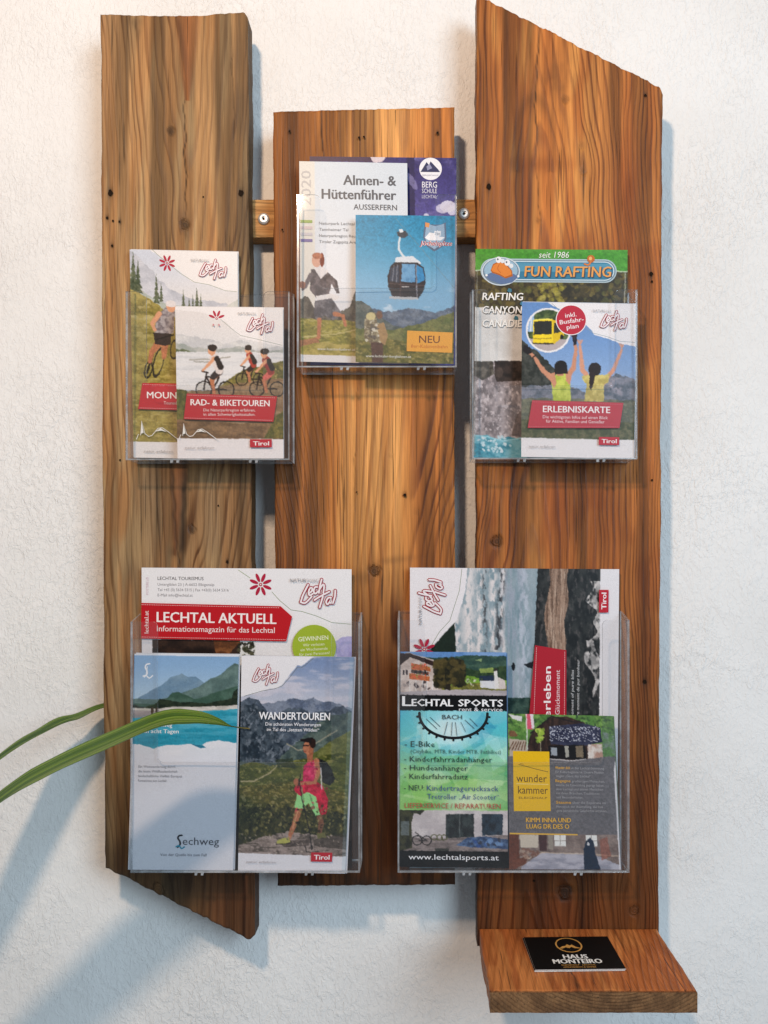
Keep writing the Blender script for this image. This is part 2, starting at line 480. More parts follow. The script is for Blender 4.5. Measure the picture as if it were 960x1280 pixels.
def field_left(X, Y):
    knots = [(214, 164, 4.2, 1, 0.9), (231, 281, 5.5, 1, 0.95), (240, 662, 4.2, 1, 0.9), 
             (197, 1112, 9, 1, 0.6)]
    Xw, st, kr, rel, km = warp_knots(X, Y, knots)
    Xw = Xw + (fbm(X, Y, 70, 200, 11, 3) - 0.5) * 26 + (fbm(X, Y, 22, 70, 15, 3) - 0.5) * 4.0
    xc = 231 + 6 * np.sin(Y / 170.0)
    rho = np.sqrt((Xw - xc) ** 2 + 14 ** 2)
    side = sstep(-10, 10, Xw - xc)
    f = rho / 10.5 + 0.085 * Y / 10.5 + side * 0 + np.maximum(rho - 55, 0) ** 1.5 / 260
    f = f + 1.7 * vnoise(f * 0.42 + 7, 0 * f + .5, 71) + 0.8 * vnoise(f * 0.9, 0 * f + .5, 72)
    ph = np.where(km > 0.5, kr, f)
    n1 = fbm(X, Y, 26, 420, 21, 3); n2 = fbm(X, Y, 14, 160, 25, 3); n3 = fbm(X, Y, 110, 150, 29, 3)
    wA = np.ones_like(X) * 0.9
    wB = sstep(0.46, 0.66, n1) * 2.0
    wC = sstep(0.50, 0.72, n2) * 1.6
    wD = sstep(0.52, 0.7, n3) * 1.2 + 1.2 * np.exp(-((X - 128) / 22) ** 2) * sstep(300, 60, Y)
    tongue = sstep(0, 1, 1 - np.abs(X - 234) / (4 + np.clip(122 - Y, 0, 999) * 0.19)) * (Y < 126) * 5
    tongue2 = sstep(0, 1, 1 - np.abs(X - 221 + (Y - 640) * 0.05) / (3 + np.clip(690 - Y, 0, 999) * 0.12)) * (Y > 560) * (Y < 694) * 5
    red = sstep(850, 1150, Y) * sstep(200, 300, X) * 3
    tint = pal([wA, wB, wC, wD, tongue, tongue2, red], [(206, 172, 126), (188, 140, 90), (196, 134, 76), (158, 126, 96), (180, 106, 56), (150, 88, 50), (176, 98, 52)])
    tint = tint * (0.80 + 0.42 * fbm(X, Y, 9, 90, 31, 2))[..., None]
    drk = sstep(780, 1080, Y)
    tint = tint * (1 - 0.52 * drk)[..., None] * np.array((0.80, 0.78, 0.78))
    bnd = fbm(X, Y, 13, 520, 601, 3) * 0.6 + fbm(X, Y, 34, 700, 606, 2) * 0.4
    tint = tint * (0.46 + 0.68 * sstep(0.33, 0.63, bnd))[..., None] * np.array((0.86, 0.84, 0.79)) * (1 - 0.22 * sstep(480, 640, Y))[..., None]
    # grey weathered bottom patch and top stain
    patch = np.exp(-((X - 225) / 60) ** 2 - ((Y - 1105) / 26) ** 2) + 0.8 * np.exp(-((X - 150) / 30) ** 2 - ((Y - 1075) / 30) ** 2)
    st = np.maximum(st, np.clip(patch * (0.25 + 0.85 * fbm(X, Y, 14, 40, 35, 3)), 0, 0.72))
    st = np.maximum(st, 0.55 * np.exp(-((X - 168) / 9) ** 2 - ((Y - 30) / 26) ** 2) * fbm(X, Y, 5, 14, 37, 2) * 1.5)
    st = np.maximum(st, 0.45 * np.exp(-((X - 217) / 5) ** 2 - ((Y - 690) / 7) ** 2))
    wob = (fbm(Y, 0 * Y, 18, 1, 43, 3) - .5) * 5
    for xe, wd_, s_ in ((216 + (Y - 590) * 0.045 + wob, 2.0, 0.55), (232 - (Y - 600) * 0.06 + wob * .7, 3.6, 0.72)):
        edge2 = np.exp(-(np.abs(X - xe) / wd_) ** 2) * sstep(572, 600, Y) * sstep(696, 684, Y)
        st = np.maximum(st, s_ * edge2)
    st = np.maximum(st, cracks(X, Y, [(231, 96, 233, 312, 0.9, 0.95), (222, 688, 224, 720, 0.9, .9), (186, 690, 184, 900, 0.8, .6), (290, 30, 292, 240, 0.8, .5), (172, 950, 176, 1090, 0.9, .7)]))
    st = np.maximum(st, hole_stains(X, Y, [(138, 241, 3.6), (301, 241, 3.4), (134, 272, 2), (150, 277, 2), (140, 307, 2), (284, 702, 2)]))
    vb = np.exp(-((X - 163) / 4.0) ** 2) * sstep(0.4, 0.7, fbm(X, Y, 6, 80, 39, 2)) * 0.5
    st = np.maximum(st, vb)
    return ph, np.clip(tint, 0, 1), st, rel

def field_mid(X, Y):
    knots = [(468, 713, 7, 1.0, 0.95), (520, 640, 3.5, 0.8, 0.2), (505, 618, 2, .5, 0.7), (489, 570, 3, 0.6, 0.25)]
    Xw, st, kr, rel, km = warp_knots(X, Y, knots)
    Xw = Xw + (fbm(X, Y, 120, 240, 111, 2) - 0.5) * 34 + (fbm(X, Y, 30, 90, 115, 3) - 0.5) * 3.0
    # grain sweeps round the low knot
    bend = np.exp(-((Y - 700) / 90) ** 2)
    Xw = Xw + bend * 20 * np.tanh((X - 470) / 70)
    xc = 508 + 12 * np.sin(Y / 260.0)
    rho = np.sqrt((Xw - xc) ** 2 + 20 ** 2)
    f = rho / 12.5 + rho ** 2 / 3300.0 + 0.055 * Y / 12
    f = f + 1.6 * vnoise(f * 0.42 + 7, 0 * f + .5, 73) + 0.7 * vnoise(f * 0.9, 0 * f + .5, 74)
    ph = np.where(km > 0.5, kr, f)
    n1 = fbm(X, Y, 34, 500, 121, 3); n2 = fbm(X, Y, 16, 220, 125, 3)
    wA = np.ones_like(X)
    wB = sstep(0.45, 0.68, n1) * 1.8
    wC = sstep(0.5, 0.72, n2) * 1.6
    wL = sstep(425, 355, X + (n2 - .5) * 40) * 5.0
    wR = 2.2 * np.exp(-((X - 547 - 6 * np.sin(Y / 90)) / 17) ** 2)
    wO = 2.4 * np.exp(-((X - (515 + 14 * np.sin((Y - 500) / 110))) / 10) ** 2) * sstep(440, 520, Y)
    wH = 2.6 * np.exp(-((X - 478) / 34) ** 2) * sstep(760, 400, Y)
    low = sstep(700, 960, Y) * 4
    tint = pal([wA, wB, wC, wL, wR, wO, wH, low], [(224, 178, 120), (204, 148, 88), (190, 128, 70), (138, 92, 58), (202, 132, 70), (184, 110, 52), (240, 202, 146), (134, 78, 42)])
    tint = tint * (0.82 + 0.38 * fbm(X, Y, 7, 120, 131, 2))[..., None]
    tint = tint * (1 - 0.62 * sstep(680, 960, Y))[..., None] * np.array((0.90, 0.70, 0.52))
    bnd = fbm(X, Y, 13, 520, 611, 3) * 0.6 + fbm(X, Y, 34, 700, 616, 2) * 0.4
    tint = tint * (0.46 + 0.68 * sstep(0.33, 0.63, bnd))[..., None] * np.array((0.89, 0.835, 0.735))
    st = np.maximum(st, hole_stains(X, Y, [(362, 164, 1.8), (547, 166, 2), (506, 619, 2)]))
    st = np.maximum(st, 0.35 * np.exp(-((X - 452) / 24) ** 2 - ((Y - 722) / 10) ** 2))
    st = np.maximum(st, 0.30 * np.exp(-((X - 492) / 30) ** 2 - ((Y - 703 + (X - 470) * 0.12) / 5) ** 2))
    st = np.maximum(st, 0.55 * sstep(1085, 1104, Y) * fbm(X, Y, 18, 12, 137, 2) * 1.5)
    st = np.maximum(st, cracks(X, Y, [(402, 140, 404, 210, 0.8, .7), (447, 470, 444, 640, 0.8, .5), (380, 500, 384, 690, 0.8, .5), (556, 480, 553, 700, 0.8, .5), (470, 740, 476, 1100, 0.9, .6)]))
    return ph, np.clip(tint, 0, 1), np.clip(st, 0, 1), rel

def field_right(X, Y):
    knots = [(621, 677, 6.5, 1, 0.9), (706, 1116, 8.5, 1, 0.95), (793, 1138, 6, 1, 0.45), (707, 124, 4, 1, 0.55), (727, 182, 3.5, 1, 0.35), (729, 214, 3.5, 1, 0.5),
             (672, 276, 2.5, .5, 0.5)]
    Xw, st, kr, rel, km = warp_knots(X, Y, knots)
    Xw = Xw + (fbm(X, Y, 90, 220, 211, 3) - 0.5) * 30 + (fbm(X, Y, 26, 90, 215, 3) - 0.5) * 3.6
    xc = 668 + 7 * np.sin(Y / 210.0)
    rho = np.sqrt((Xw - xc) ** 2 + 15 ** 2)
    k = np.where(Xw > xc, 1.0, 0.7)
    f = rho / 11.5 - 0.10 * Y / 11.5 + k * np.maximum(rho - 30, 0) ** 1.55 / 190 + 60
    f = f + 1.7 * vnoise(f * 0.42 + 7, 0 * f + .5, 75) + 0.8 * vnoise(f * 0.9, 0 * f + .5, 76)
    ph = np.where(km > 0.5, kr, f)
    n1 = fbm(X, Y, 26, 420, 221, 3); n2 = fbm(X, Y, 14, 140, 225, 3); n3 = fbm(X, Y, 46, 90, 229, 3)
    wA = np.ones_like(X) * .9
    wB = sstep(0.46, 0.68, n1) * 2.0
    wC = sstep(0.48, 0.7, n2) * 1.8
    wD = sstep(0.50, 0.66, n3) * 2.2 * sstep(180, 330, Y)
    wE = 2.0 * sstep(720, 790, X)
    low = sstep(960, 1120, Y) * 2.4
    wP = 0 * X
    for (qx, qy, qa, qb, qs) in ((785, 240, 14, 70, 5), (700, 625, 26, 60, 3.5), (640, 640, 9, 70, 3), (760, 660, 24, 60, 3), (610, 800, 12, 160, 4), (675, 205, 30, 9, 2), (735, 330, 40, 30, 2), (655, 235, 8, 60, 2.5), (806, 820, 12, 200, 3)):
        wP = wP + qs * np.exp(-((X - qx) / qa) ** 2 - ((Y - qy) / qb) ** 2) * (0.4 + 1.2 * fbm(X, Y, 9, 40, int(qx) % 71, 3))
    low = low + wP
    tint = pal([wA, wB, wC, wD, wE, low], [(222, 164, 98), (202, 132, 70), (182, 106, 50), (146, 72, 30), (180, 118, 68), (128, 60, 26)])
    tint = tint * (0.82 + 0.38 * fbm(X, Y, 8, 90, 231, 2))[..., None]
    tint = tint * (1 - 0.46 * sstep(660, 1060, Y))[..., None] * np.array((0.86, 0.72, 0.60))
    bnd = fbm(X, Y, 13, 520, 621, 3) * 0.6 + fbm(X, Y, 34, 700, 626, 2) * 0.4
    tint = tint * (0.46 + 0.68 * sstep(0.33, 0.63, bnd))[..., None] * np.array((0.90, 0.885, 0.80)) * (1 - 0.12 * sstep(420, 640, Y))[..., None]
    st = np.maximum(st, 0.30 * np.exp(-((X - 700) / 26) ** 2 - ((Y - 95) / 26) ** 2) * fbm(X, Y, 9, 14, 237, 3) * 1.8)
    st = np.maximum(st, hole_stains(X, Y, [(611, 233, 3.6), (814, 345, 3), (806, 852, 2.8), (807, 119, 2)]))
    arch = np.exp(-((np.sqrt((X - 668) ** 2 + ((Y - 185) / 2.6) ** 2) - 24) / 4.0) ** 2) * (Y < 215)
    st = np.maximum(st, 0.34 * arch)
    st = np.maximum(st, 0.22 * np.exp(-((X - 612) / 20) ** 2) * sstep(300, 100, Y) * fbm(X, Y, 10, 60, 239, 2) * 1.5)
    st = np.maximum(st, cracks(X, Y, [(675, 12, 668, 220, 1.0, 1.0), (668, 200, 676, 300, 0.7, 0.7), (796, 1000, 800, 1120, 0.8, .6), (640, 585, 643, 690, 0.8, .5), (812, 600, 811, 960, 0.8, .5)]))
    st = np.maximum(st, 0.25 * sstep(1090, 1160, Y) * sstep(700, 600, X) * fbm(X, Y, 10, 30, 241, 2))
    return ph, np.clip(tint, 0, 1), np.clip(st, 0, 1), rel

WF, WB = 0.052, 0.0245
rack = empty('wall_rack', 'rustic brown wooden rack of three upright weathered boards with a small shelf', 'wall rack')

def saw(x, seed, a=1.3):
    return (fbm(x, 0 * x, 5.5, 1, seed, 2) - 0.5) * 2 * a

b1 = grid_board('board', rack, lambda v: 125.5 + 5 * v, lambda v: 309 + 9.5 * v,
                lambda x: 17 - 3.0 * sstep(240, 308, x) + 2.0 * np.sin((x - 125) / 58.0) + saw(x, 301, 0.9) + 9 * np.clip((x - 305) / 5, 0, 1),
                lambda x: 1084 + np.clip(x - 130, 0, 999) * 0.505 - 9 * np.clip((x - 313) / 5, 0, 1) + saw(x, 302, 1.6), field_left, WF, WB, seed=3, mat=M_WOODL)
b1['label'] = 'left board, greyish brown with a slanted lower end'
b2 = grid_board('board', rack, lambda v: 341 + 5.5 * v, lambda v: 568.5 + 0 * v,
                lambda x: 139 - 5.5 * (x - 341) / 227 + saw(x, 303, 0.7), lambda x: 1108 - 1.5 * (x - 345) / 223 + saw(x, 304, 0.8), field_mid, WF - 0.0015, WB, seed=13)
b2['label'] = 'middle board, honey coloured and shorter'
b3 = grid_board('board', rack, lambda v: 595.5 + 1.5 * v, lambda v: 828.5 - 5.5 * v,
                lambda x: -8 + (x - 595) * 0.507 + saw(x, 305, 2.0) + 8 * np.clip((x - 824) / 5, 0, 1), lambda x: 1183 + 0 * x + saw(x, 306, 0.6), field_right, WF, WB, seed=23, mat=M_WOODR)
b3['label'] = 'right board, orange brown with a slanted top end'

# battens screwed to the wall behind the boards
def field_batten(X, Y):
    ph = (Y / 7.0) + (fbm(X, Y, 90, 14, 411, 3)) * 3
    t = pal([np.ones_like(X), sstep(.45, .7, fbm(X, Y, 120, 9, 415, 3)) * 2], [(206, 158, 102), (182, 128, 74)])
    return ph, t, np.zeros_like(X), np.zeros_like(X)
for (yt, yb) in ((249, 296), (905, 950)):
    grid_board('batten', rack, lambda v: 150 + 0 * v, lambda v: 800 + 0 * v, lambda x, yt=yt: yt + 0 * x, lambda x, yb=yb: yb + 0 * x,
               field_batten, 0.0243, 0.0005, cell=3.0, seed=int(yt) % 31 + 2, rag=0.3, edge_dark=0.2, mat=M_WOODB)

# shelf board
ZS = -(1160 - VY) * (CW - WF) / FP
SD = 0.140
def shelf_world(X, Y, Wd):
    s = (CW - WF) / FP
    # X photo px at the board plane, Y = 0..140 mm outwards, Wd = height offset (0.052 reference)
    return np.stack([(X - VX) * s, -(WF + 0.0006 + Y * 0.001), ZS + (Wd - WF)], -1)
def field_shelf(X, Y):
    Xw = X + (fbm(X, Y, 60, 140, 511, 2) - 0.5) * 10
    f = Xw / 9.0 + np.maximum(Xw - 700, 0) ** 1.3 / 240 + 0.02 * Y
    n1 = fbm(X, Y, 22, 120, 515, 3); n2 = fbm(X, Y, 10, 60, 519, 3)
    t = pal([np.ones_like(X), sstep(.45, .68, n1) * 2, sstep(.5, .7, n2) * 1.6], [(206, 132, 74), (184, 102, 50), (160, 84, 42)])
    t = t * (0.8 + 0.4 * fbm(X, Y, 7, 60, 521, 2))[..., None] * np.array((0.84, 0.80, 0.76))
    st = cracks(X, Y, [(690, 78, 696, 139, 0.9, .9), (790, 40, 795, 130, .8, .4)])
    st = np.maximum(st, 0.75 * np.exp(-((X - 694) / 2.5) ** 2 - ((Y - 128) / 12) ** 2))
    return f, np.clip(t, 0, 1), st, np.zeros_like(X)
sh = grid_board('shelf', rack, lambda v: 598.5 + 0 * v, lambda v: 820.5 + 0 * v, lambda x: 0 * x, lambda x: 140 + 0 * x + saw(x, 511, 0.5), field_shelf, WF, WF - 0.0185,
                cell=1.5, to_world=shelf_world, seed=33, edge_dark=0.25, mat=M_WOODS)
sh['label'] = 'small horizontal shelf board with a dark sawn front edge'
# end grain of the shelf front: own rings and grey-brown tint
me = sh.data
nv = len(me.vertices)
co = np.empty(nv * 3, np.float32); me.vertices.foreach_get('co', co); co = co.reshape(-1, 3)
tint = np.empty(nv * 4, np.float32); me.attributes['tint'].data.foreach_get('color', tint); tint = tint.reshape(-1, 4)
phs = np.empty(nv, np.float32); me.attributes['phase'].data.foreach_get('value', phs)
fr = (-co[:, 1] > WF + SD - 0.0025) & (co[:, 2] < ZS - 0.0011)
gx = co[:, 0] * 1000; gz = (co[:, 2] - ZS) * 1000
rr = np.sqrt((gx - 170) ** 2 + (gz * 1.5 - 60) ** 2)
phs[fr] = (rr / 4.2)[fr]
tt = pal([np.ones(nv), sstep(.4, .65, fbm(gx, gz, 9, 7, 551, 3)) * 2.0], [(132, 98, 66), (94, 68, 46)])
tint[fr, :3] = tt[fr]
me.attributes['tint'].data.foreach_set('color', tint.ravel())
me.attributes['phase'].data.foreach_set('value', phs)

# nail holes: shallow irregular dark pits in the boards
def hole(px, py, r, w=WF):
    vs, fs = [], []
    k = 9
    c = P(px, py, w + 0.0011)
    rs = r * (CW - w) / FP
    rng = random.Random(int(px * 7 + py))
    for i in range(k):
        a = 2 * math.pi * i / k
        q = rs * rng.uniform(0.75, 1.2)
        vs.append(c + Vector((q * math.cos(a), 0, q * 1.15 * math.sin(a))))
    for i in range(k):
        a = 2 * math.pi * i / k
        vs.append(c + Vector((rs * .5 * math.cos(a), 0.0004, rs * .55 * math.sin(a))))
    for i in range(k):
        j = (i + 1) % k
        fs.append((i, j, k + j, k + i))
    fs.append(tuple(range(k, 2 * k)))
    return vs, fs
for bd, lst in ((b1, [(138, 241, 3.4), (301, 241, 3.2), (134, 272, 1.6), (141, 276, 1.3), (149, 277, 1.3), (140, 307, 1.5), (284, 702, 1.6), (273, 632, 1.2), (254, 246, 1.0), (150, 575, 1.2)]),
                (b2, [(362, 164, 1.4), (449, 172, 1.4), (455, 171, 1.3), (547, 166, 1.7), (353, 287, 1.2), (506, 619, 1.8), (446, 615, 1.1)]),
                (b3, [(611, 233, 3.3), (814, 342, 2.4), (815, 352, 1.5), (806, 852, 2.4), (668, 1101, 1.3), (815, 600, 1.2), (807, 119, 1.6)])):
    for (hx, hy, hr) in lst:
        v, f = hole(hx, hy, hr)
        mesh_obj('nail_hole', v, f, M_HOLE, bd)

# pan-head screws in the upper batten
def lathe(name, cx, cz, wbase, prof, mat, parent, k=28, ax=(0, 0)):
    vs, fs = [], []
    for (r, d) in prof:
        for i in range(k):
            a = 2 * math.pi * i / k
            vs.append(Vector((cx + r * math.cos(a) + ax[0] * d, -(wbase + d), cz + r * math.sin(a) + ax[1] * d)))
    for q in range(len(prof) - 1):
        for i in range(k):
            j = (i + 1) % k
            fs.append((q * k + i, q * k + j, (q + 1) * k + j, (q + 1) * k + i))
    fs.append(tuple((len(prof) - 1) * k + i for i in range(k)))
    return mesh_obj(name, vs, fs, mat, parent, smooth=False)
for (sx, sy) in ((329.5, 273.5), (580, 267)):
    c = P(sx, sy, 0.0255)
    s = lathe('screw', c.x, c.z, 0.0243, [(0.0060, 0.0), (0.0060, 0.0010), (0.0053, 0.0020), (0.0038, 0.0028), (0.0022, 0.0030), (0.0019, 0.0012)], M_ZINC, rack, ax=(0.05, 0.02))
    lathe('drive_recess', c.x, c.z, 0.0243, [(0.0017, 0.0012), (0.0012, 0.0013)], M_HOLE, s, k=6)
# ------------------------------------------------------------------ clear acrylic holders
def prism(name, poly, w0, w1, mats, parent, wpoly=None):
    """poly in world (x,z); extruded from depth w0 (front) to w1 (back); faces clear, rim in the cut-edge material"""
    n = len(poly)
    vs = [(x, -w0, z) for x, z in poly] + [(x, -w1, z) for x, z in poly]
    tris = tessellate_polygon([[Vector((x, z, 0)) for x, z in poly]])
    fs = [tuple(t) for t in tris]; fm = [0] * len(fs)
    fs += [tuple(i + n for i in t[::-1]) for t in tris]; fm += [0] * len(tris)
    for i in range(n):
        j = (i + 1) % n
        fs.append((i, n + i, n + j, j)); fm.append(1)
    return mesh_obj(name, vs, fs, list(mats), parent, fm=fm)

def arc(cx, cz, r, a0, a1, n=6):
    return [(cx + r * math.cos(math.radians(a0 + (a1 - a0) * i / n)), cz + r * math.sin(math.radians(a0 + (a1 - a0) * i / n))) for i in range(n + 1)]

HF = 0.092   # front face of the holders
def holder(label, x0, x1, yt, yb, nx0, nx1, nyb, back_up=0.007, tw=0.0016, wf=HF):
    root = empty('brochure_holder', label, 'brochure holder', 'clear acrylic holders on the boards')
    A = P(x0, yt, wf); B = P(x1, yb, wf); n0 = P(nx0, nyb, wf); n1 = P(nx1, nyb, wf)
    L, R, T, Bt = A.x, B.x, A.z, B.z
    r = 0.0055
    nl, nr, nb = n0.x, n1.x, n0.z
    poly = [(L, Bt), (R, Bt), (R, T)]
    poly += arc(nr + r, T - r, r, 90, 180)            # rounded tab corner
    poly += arc(nr - r, nb + r, r, 0, -90)[0:]
    poly += arc(nl + r, nb + r, r, -90, -180)
    poly += arc(nl - r, T - r, r, 0, 90)
    poly += [(L, T)]
    M = (M_ACR, M_ACRE)
    prism('front_panel', poly, wf, wf - tw, M, root)
    wb = WF + 0.0012
    Tb = T + back_up
    prism('back_panel', [(L, Bt), (R, Bt), (R, Tb), (L, Tb)], wb + tw, wb, M, root)
    for xs in (L, R - tw):
        # side panel slopes from the back top to the front top
        y0, y1 = wb + tw + 0.0002, wf - tw - 0.0002
        vs = []
        for x in (xs, xs + tw):
            vs += [(x, -y1, Bt), (x, -y0, Bt), (x, -y0, Tb), (x, -y1, T)]
        fs = [(0, 1, 2, 3), (7, 6, 5, 4), (0, 4, 5, 1), (1, 5, 6, 2), (2, 6, 7, 3), (3, 7, 4, 0)]
        mesh_obj('side_panel', vs, fs, [M_ACRS, M_ACRE], root, fm=[0, 0, 1, 1, 1, 1])
    y0, y1 = wb + tw + 0.0002, wf - tw - 0.0002
    vs = []
    for z in (Bt, Bt + tw):
        vs += [(L + tw + .0002, -y1, z), (R - tw - .0002, -y1, z), (R - tw - .0002, -y0, z), (L + tw + .0002, -y0, z)]
    mesh_obj('base_panel', vs, [(0, 3, 2, 1), (4, 5, 6, 7), (0, 1, 5, 4), (1, 2, 6, 5), (2, 3, 7, 6), (3, 0, 4, 7)], [M_ACR, M_ACRE], root, fm=[0, 0, 1, 1, 1, 1])
    for t in (0.30, 0.78):
        cx = L + (R - L) * t
        vs, fs = [], []
        for dx in (-0.0045, 0.0015):
            b = len(vs)
            w_, h_, d_ = 0.0028, 0.0030, 0.0034
            for zz in (Bt - h_ + 0.0004, Bt - 0.0001):
                k = 0.75 if zz < Bt - 0.001 else 1
                vs += [(cx + dx, -wf + 0.0003, zz), (cx + dx + w_ * k, -wf + 0.0003, zz), (cx + dx + w_ * k, -wf + d_, zz), (cx + dx, -wf + d_, zz)]
            fs += [tuple(b + i for i in f) for f in [(0, 3, 2, 1), (4, 5, 6, 7), (0, 1, 5, 4), (1, 2, 6, 5), (2, 3, 7, 6), (3, 0, 4, 7)]]
        mesh_obj('clip', vs, fs, M_ACRE, root)
    return root

holder('clear acrylic holder at upper left, holding the two bike tour leaflets', 157, 362, 364, 575, 183, 329, 482)
holder('clear acrylic holder on the middle board, topmost of all, with the cable car leaflet', 371, 571, 243, 459, 400, 544, 360)
holder('clear acrylic holder at upper right, with the rafting and yellow bus leaflets', 590, 797, 362, 574, 612, 768, 482)
holder('wide clear acrylic holder at lower left, with the red bannered tourist magazine', 163, 450, 777, 1091, 197, 414, 953)
holder('wide clear acrylic holder at lower right, above the small shelf', 497, 787, 775, 1091, 531, 753, 953)

# ------------------------------------------------------------------ artwork painter (printed pictures as fine coloured meshes, lettering as vector shapes)
RS = 2.5
class Ras:
    def __init__(s, x0, y0, x1, y1, col):
        s.x0, s.y0, s.x1, s.y1 = x0, y0, x1, y1
        s.nx = int(math.ceil((x1 - x0) * RS / 2)) * 2; s.ny = int(math.ceil((y1 - y0) * RS / 2)) * 2
        xs = x0 + (np.arange(s.nx) + .5) * (x1 - x0) / s.nx
        ys = y0 + (np.arange(s.ny) + .5) * (y1 - y0) / s.ny
        s.X, s.Y = np.meshgrid(xs, ys)
        s.a = np.empty((s.ny, s.nx, 3)); s.a[:] = col
    def put(s, mask, col, alpha=1.0, sl=None):
        X, Y, A = (s.X, s.Y, s.a) if sl is None else (s.X[sl], s.Y[sl], s.a[sl])
        if callable(col): c = col(X, Y)
        else: c = np.empty(A.shape); c[:] = col
        mm = (mask * alpha)[..., None] if not np.isscalar(mask) else mask * alpha
        A[:] = A * (1 - mm) + c * mm
    def box(s, x0, y0, x1, y1):
        i0 = max(0, int((x0 - s.x0) * RS) - 2); i1 = min(s.nx, int((x1 - s.x0) * RS) + 3)
        j0 = max(0, int((y0 - s.y0) * RS) - 2); j1 = min(s.ny, int((y1 - s.y0) * RS) + 3)
        return (slice(j0, max(j0, j1)), slice(i0, max(i0, i1)))
    def poly(s, pts, col, alpha=1.0):
        xs = [p[0] for p in pts]; ys = [p[1] for p in pts]
        sl = s.box(min(xs), min(ys), max(xs), max(ys))
        X, Y = s.X[sl], s.Y[sl]
        if X.size == 0: return
        m = np.zeros(X.shape, bool)
        n = len(pts)
        for i in range(n):
            x1, y1 = pts[i]; x2, y2 = pts[(i + 1) % n]
            if y1 == y2: continue
            c = ((Y < y1) != (Y < y2)) & (X < (x2 - x1) * (Y - y1) / (y2 - y1) + x1)
            m ^= c
        s.put(m.astype(float), col, alpha, sl)
    def ell(s, cx, cy, rx, ry, col, alpha=1.0, rot=0, ring=None):
        R_ = max(rx, ry)
        sl = s.box(cx - R_, cy - R_, cx + R_, cy + R_)
        X, Y = s.X[sl] - cx, s.Y[sl] - cy
        if X.size == 0: return
        c, t = math.cos(math.radians(rot)), math.sin(math.radians(rot))
        d = np.sqrt(((X * c + Y * t) / rx) ** 2 + ((-X * t + Y * c) / ry) ** 2)
        m = (d < 1)
        if ring: m &= d > ring
        s.put(m.astype(float), col, alpha, sl)
    def line(s, pts, wd, col, alpha=1.0):
        for (a, b) in zip(pts[:-1], pts[1:]):
            w0 = w1 = wd
            if len(a) > 2: w0 = a[2]
            if len(b) > 2: w1 = b[2]
            mw = max(w0, w1)
            sl = s.box(min(a[0], b[0]) - mw, min(a[1], b[1]) - mw, max(a[0], b[0]) + mw, max(a[1], b[1]) + mw)
            X, Y = s.X[sl], s.Y[sl]
            if X.size == 0: continue
            dx, dy = b[0] - a[0], b[1] - a[1]
            L = dx * dx + dy * dy + 1e-9
            t = np.clip(((X - a[0]) * dx + (Y - a[1]) * dy) / L, 0, 1)
            d = np.hypot(X - a[0] - t * dx, Y - a[1] - t * dy)
            s.put(np.clip((w0 + (w1 - w0) * t) / 2 - d + 0.5, 0, 1), col, alpha, sl)
    def below(s, pts, col, rough=0, seed=1, alpha=1.0, rs=6):
        px = [p[0] for p in pts]; py = [p[1] for p in pts]
        ridge = np.interp(s.X, px, py) + (fbm(s.X, 0 * s.X, rs, 1, seed, 4) - 0.5) * 2 * rough
        s.put((s.Y > ridge).astype(float), col, alpha)
    def grad(s, y0, c0, y1, c1):
        t = sstep(y0, y1, s.Y)[..., None]
        s.a[:] = np.array(c0) * (1 - t) + np.array(c1) * t
    def dabs(s, reg, n, r, cols, seed, alpha=0.8, squash=1.0):
        rng = random.Random(seed)
        for i in range(n):
            s.ell(rng.uniform(reg[0], reg[2]), rng.uniform(reg[1], reg[3]), r * rng.uniform(.5, 1.4), r * squash * rng.uniform(.5, 1.4), rng.choice(cols), alpha, rng.uniform(0, 90))

def tex(c1, c2, sx, sy, seed, lo=0.3, hi=0.7, c3=None):
    def f(X, Y):
        n = sstep(lo, hi, fbm(X, Y, sx, sy, seed, 4))[..., None]
        r = np.array(c1) * (1 - n) + np.array(c2) * n
        if c3 is not None:
            m = sstep(.55, .75, fbm(X, Y, sx * .6, sy * .6, seed + 50, 3))[..., None]
            r = r * (1 - m) + np.array(c3) * m
        return r
    return f

def figure_conifer(r, x, yb, h, col=(52, 66, 46), wd=0.36):
    rng = random.Random(int(x * 3 + yb))
    k = 6
    for i in range(k):
        t0 = i / k; y = yb - h + h * t0 * 0.96; w = h * wd * (0.15 + t0 * 0.85) * rng.uniform(.8, 1.15)
        r.poly([(x, y - h * 0.06), (x + w / 2, y + h / k * 1.3), (x - w / 2, y + h / k * 1.3)], col, 0.9)

# ---- lettering
_caph = {}
def text_geo(s, bold=0.0, res=2, spacing=1.0):
    cu = bpy.data.curves.new('t', 'FONT')
    cu.body = s; cu.size = 1.0; cu.offset = bold; cu.resolution_u = res; cu.space_character = spacing
    o = bpy.data.objects.new('t', cu)
    me = bpy.data.meshes.new_from_object(o)
    n = len(me.vertices)
    co = np.empty(n * 3, np.float32); me.vertices.foreach_get('co', co)
    faces = [tuple(p.vertices) for p in me.polygons]
    bpy.data.objects.remove(o); bpy.data.curves.remove(cu); bpy.data.meshes.remove(me)
    return co.reshape(-1, 3)[:, :2].astype(float), faces
def cap(bold):
    if bold not in _caph:
        v, f = text_geo('H', bold)
        _caph[bold] = v[:, 1].max() - v[:, 1].min()
    return _caph[bold]

def smooth_path(pts, n=5):
    out = []
    P_ = [np.array(p[:2], float) for p in pts]
    for i in range(len(P_) - 1):
        p0 = P_[max(i - 1, 0)]; p1 = P_[i]; p2 = P_[i + 1]; p3 = P_[min(i + 2, len(P_) - 1)]
        for k in range(n):
            t = k / n
            out.append(0.5 * (2 * p1 + (p2 - p0) * t + (2 * p0 - 5 * p1 + 4 * p2 - p3) * t * t + (3 * p1 - p0 - 3 * p2 + p3) * t ** 3))
    out.append(P_[-1])
    return out

